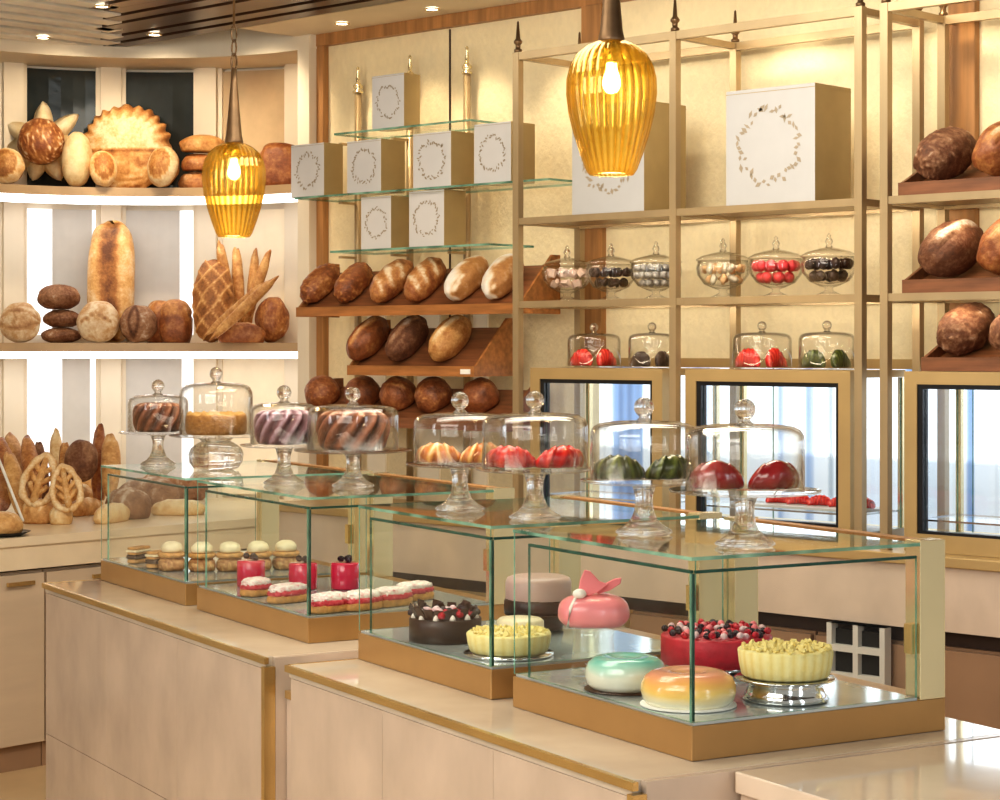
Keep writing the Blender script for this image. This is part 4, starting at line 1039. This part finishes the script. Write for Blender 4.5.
def bundt(mat, ro=.082, h=.075, tw=-8, n=12, am=.075, seed=0):
    P = [(.55, 0), (.86, 0), (.93, .06), (.97, .25), (1, .5), (.98, .72), (.90, .88), (.76, .97), (.6, 1), (.44, .97), (.32, .85), (.27, .6), (.25, .2), (.3, 0)]
    f = lambda a, z, j: 1 + am*math.cos(n*(a + tw*z))*min(1, z/h*3)*(1 if j < 9 else .3)
    tn = lambda a, z, j: .40 + .22*math.cos(n*(a + tw*z)) + (.26 if z > h*.9 else 0) - .1*(z < h*.1)
    Q = []
    for i in range(len(P)):
        p, q = P[i], P[(i + 1) % len(P)]
        for k in range(4): Q.append((ro*(p[0] + (q[0] - p[0])*k/4), h*(p[1] + (q[1] - p[1])*k/4)))
    mb = MB(); mb.lathe_raw(Q, 112, 0, lambda a, z, j: f(a, z, j//4), tn, True); return mb.mesh('bundt_cake', [mat])
def crumbcake(ro=.085, h=.05):
    return MB().lathe([(0, 0), (ro*.95, 0), (ro, h*.15), (ro, h*.7), (ro*.98, h*.86)] + [(ro*(.95 - .95*k/10), h*(.93 + .05*(k % 2))) for k in range(10)] + [(0, h)], 72,
                      rf=lambda a, z, j: 1 + .03*noise.noise(Vector((3*math.cos(a), 3*math.sin(a), z*60 + j))),
                      zf=lambda a, r, j: .012*max(-.4, noise.noise(Vector((90*r*math.cos(a), 90*r*math.sin(a), 1)))) if j > 4 else 0,
                      tone=lambda a, z, j: .35 + .3*(j > 4)).mesh('crumb_cake', ['cake_crumb'])
Gs, Gm, Gp = 'glass cake stands on the cases', 'glass domes on the cake stands', 'croissants under the tall domes'
# px, foot y, plate radius, dome radius, dome height, kind, names
SET = [(158, 466, .130, .100, .122, 'b1', 'farthest dome at left', .112, 0),
       (216, 470, .150, .118, .165, 'crumb', 'wide dome over the crumb cake', .112, 1),
       (284, 485, .125, .097, .118, 'b2', 'dome over the mauve bundt cake', .115, 0),
       (353, 488, .165, .129, .124, 'b3', 'dome over the chocolate bundt cake', .107, 0),
       (460, 511.5, .130, .112, .120, 'orange', 'dome over the orange croissants', .115, 0),
       (535, 520, .136, .122, .125, 'red', 'dome over the bright red croissants', .117, 0),
       (644, 535, .134, .114, .122, 'green', 'dome over the green croissants', .115, 0),
       (745, 547, .150, .118, .128, 'dark', 'nearest dome over the glossy dark red croissants', .112, 0)]
DARK = croissant('past_dark_red', .040, .035, .50, .28, 90, 4, step=.12)
GREEN = croissant('past_green', .042, .033, .75, .22, 92, 7)
for px, py, Rp, Rd, H, kind, nm, h, low in SET:
    u, v, Y = hit_z(px, py, ZG); z = ZG + .001
    print('STAND', nm, [round(q, 3) for q in to_st(u, v)], round(Y, 2))
    stand(u, v, z, Rp, h, ('low fluted' if low else 'clear footed') + ' glass cake stand carrying the ' + nm, Gs, low)
    zz = z + h + .0016
    dome(u, v, zz, Rd, H, 'clear glass ' + nm + (', on a stand' if 'left' in nm else ''), Gm, .0215)
    zz += .0008
    if kind in ('b1', 'b2', 'b3'):
        mat, lab = {'b1': ('cake_choc', 'brown swirled bundt cake under the farthest dome at left'), 'b2': ('cake_mauve', 'mauve iced swirled bundt cake under the third dome from the left'), 'b3': ('cake_choc', 'chocolate swirled bundt cake with powdered top under the fourth dome')}[kind]
        solo('bundt_cake', bundt(mat, {'b1': .080, 'b2': .083, 'b3': .098}[kind], {'b1': .096, 'b2': .098, 'b3': .108}[kind]), None, u, v, zz, lab, 'cake', (0, 0, .3))
    elif kind == 'crumb':
        solo('crumb_cake', crumbcake(.098, .07), None, u, v, zz, 'flat golden crumb cake under the second dome from the left', 'cake', (0, 0, .3))
    else:
        me = {'orange': CR['orange'], 'red': CR['red'], 'green': GREEN, 'dark': DARK}[kind]
        nmk = {'orange': 'orange glazed', 'red': 'bright red', 'green': 'dark green marbled', 'dark': 'glossy dark red'}[kind]
        sp = {'orange': .053, 'red': .058, 'green': .054, 'dark': .057}[kind]
        for k in (-1, 1):
            du, dv = math.cos(YAW)*sp*k, math.sin(YAW)*sp*k
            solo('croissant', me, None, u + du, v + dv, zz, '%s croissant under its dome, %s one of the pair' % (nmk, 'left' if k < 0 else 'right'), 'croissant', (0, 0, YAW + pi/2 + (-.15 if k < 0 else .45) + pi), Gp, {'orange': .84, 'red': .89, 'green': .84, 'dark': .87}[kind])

# ================================================================== CAKES INSIDE THE CASES
def berries(parent, z, r, n, mats, seed, size=.010, spread=1.0):
    rnd = random.Random(seed)
    ms = [MB().blob(2*size, 2*size, 1.9*size, 10, 10, -1, 2.0, rough=.12).mesh('berry', [m_]) for m_ in mats]
    for i in range(n):
        a = 2.399*i; q = r*math.sqrt((i + .5)/n)*spread
        ob('berry', ms[rnd.randrange(len(ms))], None, parent, (q*math.cos(a), q*math.sin(a), z + rnd.uniform(-.001, .006)), (rnd.uniform(-.4, .4), rnd.uniform(-.4, .4), rnd.uniform(0, 6)))
def cakething(label, s, t, z, cat='cake', name='cake', group='cakes in the glass cases'):
    c = rowthing(name, label, cat, s, t, z + .0008, group); return c
def ground(px, py, z): 
    u, v, Y = hit_z(px, py, z); return to_st(u, v) + (Y,)
ZF = ZB + .0012
# mint and peach glazed cakes
def entremet(mat, ro, h):
    P = [(0, 0), (ro*.86, 0), (ro*.95, h*.12), (ro, h*.36), (ro*.99, h*.58), (ro*.92, h*.80), (ro*.78, h*.94), (ro*.6, h), (ro*.42, h*.985), (ro*.25, h*.93), (0, h*.91)]
    Q = []
    for i in range(len(P) - 1):
        for k in range(3): Q.append((P[i][0] + (P[i + 1][0] - P[i][0])*k/3, P[i][1] + (P[i + 1][1] - P[i][1])*k/3))
    Q.append(P[-1])
    return MB().lathe(Q, 64, tone=lambda a, z, j: max(0, min(1, (z/h - .1)*1.05)) + .06*math.sin(3*a + z*90)).mesh('glazed_body', [mat])
c = cakething('round mint green glazed cake with a cream lower half, in the nearest case', .102, .380, ZF)
ob('glazed_body', entremet('cake_mint', .085, .066), None, c, (0, 0, .003)); ob('cake_board', MB().lathe([(0, 0), (.087, 0), (.087, .0025), (0, .0025)], 40), 'choc', c)
c = cakething('round peach and yellow glazed cake at the front corner of the nearest case', .108, .165, ZF)
ob('glazed_body', entremet('cake_peach', .095, .066), None, c, (0, 0, .003)); ob('cake_board', MB().lathe([(0, 0), (.096, 0), (.096, .0025), (0, .0025)], 40), 'card_white', c)
# red cake with berries on a riser
s, t, Y = ground(713, 664, ZF); print('RED', s, t)
s, t = .42, .50
def riser(label, s, t, z, r, h, mat, lab2=None):
    q = rowthing('cake_riser', label, 'riser', s, t, z + .0006, 'cake risers in the cases')
    ob('top_disc', MB().lathe([(0, h - .004), (r, h - .004), (r + .002, h - .001), (r, h), (0, h)], 48), mat, q)
    ob('skirt', MB().lathe([(r*.62, 0), (r*.74, .003), (r*.74, h*.3), (r*.64, h*.8), (r*.7, h - .0042)], 48), mat, q); return q
Yr = px_of(*st(s, t))[1]; zr = EYE - (662 - HY)/F*Yr
riser('low clear riser under the red velvet cake', s, t, ZF, .11, max(.008, zr - ZF - .001), 'steel')
c = cakething('red velvet drum cake topped with mixed berries, at the back of the nearest case', s, t, zr)
rr = 111/2*Yr/F
ob('drum', MB().lathe([(0, 0), (rr, 0), (rr, .058), (rr - .003, .061), (0, .061)], 56), 'red_velvet', c)
berries(c, .061, rr*.95, 80, ['berry_red', 'berry_dark', 'berry_red', 'berry_pale', 'berry_dark', 'leaf_pink'], 5, .0080)
print('RED2', px_of(*st(s, t)), zr, rr)
# yellow fluted cake on a steel stand
def fluted(ro, h, n=26):
    return MB().lathe([(0, 0), (ro*.88, 0), (ro*.92, h*.08), (ro*.97, h*.45), (ro, h*.9), (ro*.985, h*.97), (ro*.93, h), (ro*.6, h*1.0), (ro*.3, h*1.01), (0, h)], 104,
                      rf=lambda a, z, j: 1 + (.016*abs(math.cos(n*a/2)) - .01 if 0 < j < 7 else 0), tone=lambda a, z, j: .42 + .28*abs(math.cos(n*a/2))*(j < 6) + .2*(j >= 6)).mesh('cake_body', ['cake_yellow'])
def crumbs(parent, z, r, n, mat, seed, size=.006):
    rnd = random.Random(seed); m_ = MB()
    for i in range(n):
        a = rnd.uniform(0, 2*pi); q = r*math.sqrt(rnd.random()); w = size*rnd.uniform(.6, 1.3)
        m_.T = Matrix.Translation((q*math.cos(a), q*math.sin(a), z + rnd.uniform(-.3, .5)*size)) @ Matrix.Rotation(rnd.uniform(0, 3), 4, (rnd.random(), rnd.random(), .3))
        m_.box((0, 0, 0), (w*2, w*1.3, w))
    o = ob('crumb_topping', m_, mat, parent); return tag(o, kind='stuff')
s, t = .315, .120
Yy = px_of(*st(s, t))[1]; pxc = px_of(*st(s, t))[0]; zz = EYE - (676 - HY)/F*Yy; ry = 95/2*Yy/F; print('YEL', pxc, Yy, zz)
q = rowthing('cake_riser', 'polished steel cake stand under the yellow fluted cake', 'riser', s, t, ZF + .0006, 'cake risers in the cases'); hh = zz - ZF - .0012
ob('top_disc', MB().lathe([(0, hh - .004), (.100, hh - .004), (.103, hh - .002), (.100, hh), (0, hh)], 56), 'steel', q)
ob('skirt', MB().lathe([(.084, 0), (.088, .003), (.080, hh*.3), (.074, hh*.7), (.078, hh - .0042)], 56), 'steel', q)
c = cakething('yellow fluted cake with crumb topping on the steel stand, near the right end', s, t, zz)
ob('cake_body', fluted(ry, .056), None, c); crumbs(c, .059, ry*.93, 170, 'cake_yellow', 3, .005)
# pink cake with bow
s, t = .132, .552
Yp = px_of(*st(s, t))[1]; print('PINK', px_of(*st(s, t))); zp = EYE - (626 - HY)/F*Yp
riser('clear round riser lifting the pink bow cake', s, t, ZF, .066, zp - ZF - .001, 'cab_pane')
c = cakething('smooth pink cake with a large pink bow, on a clear riser in the nearest case', s, t, zp); k_ = Yp/F
ob('glazed_body', MB().blob(.155, .125, .070, 36, 36, -.75, 2.5, None, None, rough=.01).mesh('glazed_body', ['pink_glaze']), None, c, (0, 0, 0), (0, 0, FACE - ROW))
B = Matrix.Rotation(FACE - ROW, 4, 'Z')
def bow(pts2, th, name, off):
    m_ = MB(); m_.T = B
    n = len(pts2); vs = [(x, -.03 + off + .3*abs(z - .07), z) for x, z in pts2] + [(x, -.03 + off + .3*abs(z - .07) + th, z) for x, z in pts2]
    m_.add(vs, [list(range(n))[::-1], list(range(n, 2*n))] + [(i, (i + 1) % n, n + (i + 1) % n, n + i) for i in range(n)])
    return ob(name, m_, 'leaf_pink', c, bev=.002)
bow([(-.035, .070), (-.030, .10), (-.020, .122), (-.008, .119), (.012, .098), (.030, .092), (.012, .078), (-.01, .068)], .010, 'bow_loop', 0)
bow([(.0, .082), (.020, .090), (.045, .102), (.060, .104), (.058, .092), (.035, .078), (.010, .070)], .010, 'bow_loop', .012)
m_ = MB(); m_.T = B; m_.tube([(-.058, -.060, .004), (-.052, -.052, .045), (-.038, -.03, .068), (-.02, 0, .075)], [.0035]*4, 8); ob('ribbon', m_, 'cream_white', c)
m_ = MB(); m_.T = B; m_.blob(.03, .02, .022, 12, 12, -1, 2, c=(-.032, -.035, .062)); ob('flower', m_, 'cream_white', c)
# mauve cake on a dark crumb base (back of the second case)
s, t = .40, 1.23; Yq = px_of(*st(s, t))[1]; print('MAUVE', px_of(*st(s, t))); zq = EYE - (612 - HY)/F*Yq
s0_ = s
riser('low dark riser under the mauve glazed cake', s, t, ZF, .085, max(.01, zq - ZF - .001), 'choc')
c = cakething('mauve glazed round cake on a dark crumb base, left behind the pink cake', s, t, zq)
rq = 66/2*Yq/F
ob('glazed_body', MB().lathe([(0, .018), (rq*.97, .018), (rq, .03), (rq, .075), (rq*.95, .086), (rq*.8, .091), (0, .091)], 48), 'mauve_glaze', c)
ob('crumb_base', MB().lathe([(0, 0), (rq*1.03, 0), (rq*1.06, .012), (rq*1.04, .030), (rq*.98, .036), (rq*.9, .018), (0, .017)], 72, rf=lambda a, z, j: 1 + .03*noise.noise(Vector((9*math.cos(a), 9*math.sin(a), z*200)))), 'choc', c)
# chocolate berry cake and small yellow fluted cake
s, t = .112, 1.19; Yc = px_of(*st(s, t))[1]; rc = .088; print('CHOC', px_of(*st(s, t)))
c = cakething('dark chocolate drum cake crowned with berries and shards, second nearest case', s, t, ZF)
ob('drum', MB().lathe([(0, 0), (rc, 0), (rc, .052), (rc - .003, .055), (0, .055)], 48), 'choc', c)
berries(c, .055, rc*.9, 44, ['berry_red', 'berry_dark', 'berry_pale', 'berry_dark', 'berry_dark'], 9, .0095)
rnd = random.Random(4)
for i in range(22):
    a = 2*pi*i/22; m_ = MB(); m_.T = Matrix.Translation((rc*.82*math.cos(a), rc*.82*math.sin(a), .052)) @ Matrix.Rotation(a, 4, 'Z') @ Matrix.Rotation(rnd.uniform(-.3, .6), 4, 'Y') @ Matrix.Rotation(rnd.uniform(-.5, .5), 4, 'X')
    m_.lo((-.0015, -.011, 0), (.0015, .011, rnd.uniform(.025, .042))); ob('shard', m_, 'choc_shard', c, label='dark chocolate shard')
for i in range(12):
    a = 2*pi*(i + .5)/12; ob('cream_dot', MB().lathe([(0, 0), (.008, 0), (.006, .007), (.0015, .013), (0, .0135)], 12, c=(rc*.88*math.cos(a), rc*.88*math.sin(a), .055)), 'cream_white', c)
s, t = .125, .905; print('YEL2', px_of(*st(s, t)))
c = cakething('small pale yellow fluted cake beside the berry chocolate cake', s, t, ZF + .004)
ob('cake_body', fluted(.098, .046, 24), None, c, (0, 0, .003)); crumbs(c, .05, .09, 120, 'cake_yellow', 8, .005)
ob('cake_board', MB().lathe([(0, -.004), (.104, -.004), (.104, .002), (0, .002)], 40), 'steel', c)
# pale cake at the back of the second case
s, t = .27, 1.10; c = cakething('pale cream round cake behind the berry chocolate cake', s, t, ZF + .0)
ob('cake_body', MB().lathe([(0, 0), (.055, 0), (.058, .01), (.058, .045), (.05, .052), (0, .054)], 36), 'cream_pale', c)
# second-farthest case: red cylinders and tart row
plain('red_glaze', (.62, .02, .07), .22, var=.05, coat=.4)
def cylcake(label, s, t, z):
    c = cakething(label, s, t, z, name='mousse_cake', group='red cylinder cakes')
    ob('drum', MB().lathe([(0, 0), (.040, 0), (.042, .003), (.042, .072), (.039, .076), (0, .076)], 36), 'red_glaze', c)
    berries(c, .076, .024, 4, ['berry_dark'], int(t*100), .010)
for px, py, lab in ((251, 599, 'red cylinder cake with a blackberry, leftmost of three'), (303, 592, 'red cylinder cake with a blackberry, middle of three, behind the raspberry tart'), (345, 591, 'red cylinder cake with a blackberry, rightmost of three')):
    s, t, Y = ground(px, py, ZF); print('CYL', round(s, 3), round(t, 3)); s = {251: .130, 303: .235, 345: .345}[px]; t = solve_t(px, s)
    cylcake(lab, s, t, ZF)
def tart(label, s, t, z, seed, L_=.15, W=.062, rz=0):
    c = cakething(label, s, t, z, 'tart', 'fruit_tart', 'cream topped tarts'); c.rotation_euler[2] += rz
    ob('pastry_shell', MB().blob(L_, W, .028, 24, 24, -.6, 3.2, rough=.03).mesh('pastry_shell', ['tart_shell']), None, c)
    ob('raspberry_filling', MB().blob(L_*.97, W*.98, .020, 30, 24, -.4, 3.0, lambda n_: .10*noise.noise(n_*9), lambda n_: .25 + .2*noise.noise(n_*8), seed=seed).mesh('filling', ['tart_top']), None, c, (0, 0, .019))
    ob('cream_topping', MB().blob(L_*.94, W*.90, .022, 36, 26, -.4, 2.6, lambda n_: .16*noise.noise(n_*8 + Vector((seed, 0, 0))), lambda n_: .72 + .25*noise.noise(n_*6 + Vector((seed, 0, 0))), seed=seed).mesh('cream', ['tart_top']), None, c, (0, 0, .030))
for k, (px, py, lab) in enumerate(((256, 606, 'small white cream tart at the left of the front row'), (288, 613, 'raspberry cream tart in front of the middle red cylinder cake'), (334, 618, 'raspberry cream tart at the near corner of the second farthest case'), (362, 612, 'raspberry cream tart right of the corner one, seen through two panes'), (392, 607, 'raspberry cream tart at the right end, seen behind the neighbouring case'), (414, 601, 'white cream tart farthest right, behind the berry chocolate cake'))):
    s, t, Y = ground(px, py, ZF); print('TART', k, round(s, 3), round(t, 3)); s = (.054, .075, .085, .185, .29, .40)[k]; t = max(solve_t(px, s), TB[0] + .052)
    tart(lab, s, t, ZF, k, .09 if k == 0 else .125, .068, .25)
# farthest case: layered slices and cream puffs
def puff(label, s, t, z, seed):
    c = cakething(label, s, t, z, 'pastry', 'cream_puff', 'filled pastries in the farthest case')
    ob('pastry_base', MB().blob(.082, .080, .046, 24, 26, -.6, 2.6, lambda n_: .06*noise.noise(n_*6), lambda n_: .45 + .35*noise.noise(n_*5), seed=seed).mesh('puff', ['puff']), None, c)
    ob('cream_layer', MB().lathe([(0, .044), (.042, .042), (.045, .048), (.042, .056), (0, .056)], 28), 'tart_shell', c)
    ob('cream_top', MB().blob(.068, .068, .034, 20, 22, -.4, 2.2, lambda n_: .04*noise.noise(n_*5), seed=seed + 3).mesh('cream', ['cream_pale']), None, c, (0, 0, .058))
def slice_(label, s, t, z, rz):
    c = cakething(label, s, t, z, 'pastry', 'layered_slice', 'filled pastries in the farthest case'); c.rotation_euler[2] += rz
    for k, (m_, a, b_) in enumerate((('tart_shell', 0, .014), ('choc', .0141, .028), ('tart_shell', .0281, .036), ('cream_pale', .0361, .044), ('tart_shell', .0441, .053))):
        ob('layer', MB().blob(.085 + .006*(k % 2), .042 + .006*(k % 2), b_ - a, 16, 16, -.9, 6, rough=.03, seed=k).mesh('layer', [m_]), None, c, (0, 0, a))
for px, py, lab, k in ((139, 567, 'small layered slice at the left end of the farthest case', 0), (158, 571, 'layered slice with dark filling beside the first cream puff', 0),
                    (172, 580, 'cream puff at the near left, first in the farthest case', 1), (202, 578, 'cream puff just behind the corner edge of the farthest case', 1), (230, 572, 'cream puff with a pale top left of the middle red cake', 1), (258, 570, 'cream puff with a pale top above the red cylinder cakes', 1), (286, 566, 'pinkish cream puff at the right of the farthest case row', 1)):
    s, t, Y = ground(px, py, ZF); print('PUFF', round(s, 3), round(t, 3)); s = {139: .065, 158: .07, 172: .08, 202: .155, 230: .235, 258: .32, 286: .41}[px]; t = solve_t(px, s)
    (puff if k else slice_)(lab, s, t, ZF, px) if k else slice_(lab, s, t, ZF, .6)

# ================================================================== PENDANTS
def pendant(label, s, t, pyb, scale=1):
    u, v = st(s, t); Y = px_of(u, v)[1]; zb = EYE - (pyb - HY)/F*Y; print('PEND', px_of(u, v), zb)
    c = thing('pendant_lamp', label, 'lamp', (u, v, zb), 0, 'amber glass pendants')
    P = [(.050, 0), (.058, .012), (.072, .05), (.086, .095), (.097, .14), (.1025, .185), (.1015, .22), (.094, .25), (.080, .275), (.060, .292), (.040, .302), (.028, .306)]
    Q = []
    for i in range(len(P) - 1):
        for k in range(3): Q.append((P[i][0] + (P[i + 1][0] - P[i][0])*k/3, P[i][1] + (P[i + 1][1] - P[i][1])*k/3))
    Q.append(P[-1]); inn = [(r - .004, z) for r, z in Q[::-1]]
    mb = MB(); mb.lathe_raw(Q + inn, 266, 0, lambda a, z, j: 1 + .036*abs(math.cos(14*a + 1*z))**.7 - .022, lambda a, z, j: 1 - abs(math.cos(14*a + 1*z))**.8, True)
    ob('glass_shade', mb, 'amber', c, label='ribbed amber glass shade')
    n = ob('neck', MB().lathe([(0, .300), (.030, .300), (.030, .312), (.026, .33), (.018, .42), (.011, .50), (.009, .545), (0, .55)], 24), 'bronze', c, label='tapered bronze neck')
    mb = MB()
    for k in range(3):
        m0 = [(.011*math.cos(a)*(1 if k % 2 else 0), .011*math.cos(a)*(0 if k % 2 else 1), .57 + .045*k + .026*math.sin(a)) for a in [2*pi*i/16 for i in range(17)]]
        mb.tube(m0, .003, 6)
    ob('chain', mb, 'bronze', c)
    ob('cord', MB().tube([(0, 0, .68), (0, 0, 3.13 - zb)], .004, 8), 'bronze', c)
    ob('socket', MB().lathe([(0, .255), (.018, .255), (.020, .26), (.020, .30), (0, .30)], 20), 'pale_brass', c)
    ob('bulb', MB().lathe([(0, .185), (.012, .188), (.019, .198), (.021, .210), (.019, .224), (.014, .238), (.012, .2545), (0, .2545)], 20), 'bulb', c, label='glowing bulb')
    l = bpy.data.lights.new('pendant_light', 'POINT'); l.energy = 6; l.color = (1, .72, .36); l.shadow_soft_size = .05
    o = bpy.data.objects.new('pendant_light', l); COL.objects.link(o); o.location = (u, v, zb - .06)
pendant('nearer amber glass pendant lamp hanging before the brass rack', .3, solve_t(611.5, .3), 175)
pendant('farther amber glass pendant lamp hanging before the bread niche', .3, solve_t(234, .3), 237)

# ================================================================== LIGHT
def area(name, loc, tgt, sx, sy, en, col, spread=None):
    l = bpy.data.lights.new(name, 'AREA'); l.shape = 'RECTANGLE'; l.size = sx; l.size_y = sy; l.energy = en; l.color = col
    if spread: l.spread = spread
    o = bpy.data.objects.new(name, l); COL.objects.link(o); o.location = loc
    d = Vector(tgt) - Vector(loc); o.rotation_euler = d.to_track_quat('-Z', 'Y').to_euler(); return o
def spot(name, loc, tgt, en, ang_, col=(1, .82, .58), blend=.7, size=.04):
    l = bpy.data.lights.new(name, 'SPOT'); l.energy = en; l.spot_size = R(ang_); l.spot_blend = blend; l.color = col; l.shadow_soft_size = size
    o = bpy.data.objects.new(name, l); COL.objects.link(o); o.location = loc
    d = Vector(tgt) - Vector(loc); o.rotation_euler = d.to_track_quat('-Z', 'Y').to_euler(); return o
WARM = (1, .93, .79)
cu, cv = st(.25, 1.6)
area('ceiling_glow', (cu, cv, 3.09), (cu, cv, 0), 1.0, 3.2, 80, WARM)
area('room_fill', (1.2, -5.6, 3.0), (-1.2, -.6, 1.1), 3.0, 2.0, 150, (1, .95, .86))
area('aisle_glow', (-1.3, -.9, 3.09), (-1.3, .2, 1.4), 3.0, .6, 24, WARM)
area('day_right', (5.6, -3.0, 1.9), (0, -2, 1.1), .5, 2.2, 26, (.86, .94, 1))
area('day_right', (4.7, -5.2, 1.9), (0, -2, 1.1), .45, 2.2, 22, (.86, .94, 1))
area('day_left', (-1.4, -6.2, 1.9), (0, -2, 1.2), .5, 2.2, 26, (.9, .95, 1))
area('window_day', (-.4, 1.0, 1.9), (-.4, -.5, 1.0), 3.0, .8, 18, (.90, .95, 1))
for a in (12, 40, 66):
    p = (AC[0] - .55*math.sin(R(a)), AC[1] + .55*math.cos(R(a))); q = (AC[0] - 1.35*math.sin(R(a)), AC[1] + 1.35*math.cos(R(a)))
    spot('niche_spot', (p[0], p[1], 3.10), (q[0], q[1], 2.55), 30, 75)
    spot('niche_low_spot', (p[0] + .5, p[1] - .5, 3.05), (q[0], q[1], 1.5), 12, 40, (1, .9, .74))
for px in (350, 400, 455, 545, 770, 930):
    u = UV(px, .3); spot('wall_spot', (u, .18, 3.1), (u, .50, 2.30), 15, 66)
for a_, b_, z in ((U1[0], U1[1], ZR1), (U1[1], 0, ZR1), (U1[0], U1[1], ZR2), (U1[1], 0, ZR2), (U2[0], U2[1], ZR1), (U2[0], U2[1], ZR2), (U2[0], U2[1], ZT), (U1[0], U1[1], ZT), (U1[1], 0, ZT)):
    area('rack_light', ((a_ + b_)/2, .055, z - .022), ((a_ + b_)/2, .50, z - .30), abs(b_ - a_)*.8, .02, 1.3, (1, .88, .68))
for u in (-2.9, -2.3, -1.2, -.4, .5):
    spot('shelf_spot', (u + .3, -1.3, 3.05), (u, .15, 1.75), 14 if u < -1.3 else 4, 40)
wd = bpy.data.worlds.new('World'); SC.world = wd; wd.use_nodes = True
bg = wd.node_tree.nodes['Background']; bg.inputs['Color'].default_value = (1, .93, .83, 1); bg.inputs['Strength'].default_value = .45

# ================================================================== CAMERA
cam = bpy.data.cameras.new('Camera'); co = bpy.data.objects.new('Camera', cam); COL.objects.link(co)
co.location = (CU, CV, EYE); co.rotation_euler = (pi/2, 0, YAW)
cam.sensor_width = 36; cam.lens = 36*F/1000; cam.shift_y = -(400 - HY)/1000; cam.clip_start = .05
SC.camera = co
SC.view_settings.view_transform = 'Standard'; SC.view_settings.look = 'Medium High Contrast'; SC.view_settings.exposure = -0.25
SC.cycles.max_bounces = 10; SC.cycles.transparent_max_bounces = 40; SC.cycles.transmission_bounces = 8; SC.cycles.glossy_bounces = 5; SC.cycles.diffuse_bounces = 4
SC.cycles.sample_clamp_indirect = 4; SC.cycles.caustics_refractive = False; SC.cycles.caustics_reflective = False
SC.cycles.use_denoising = True
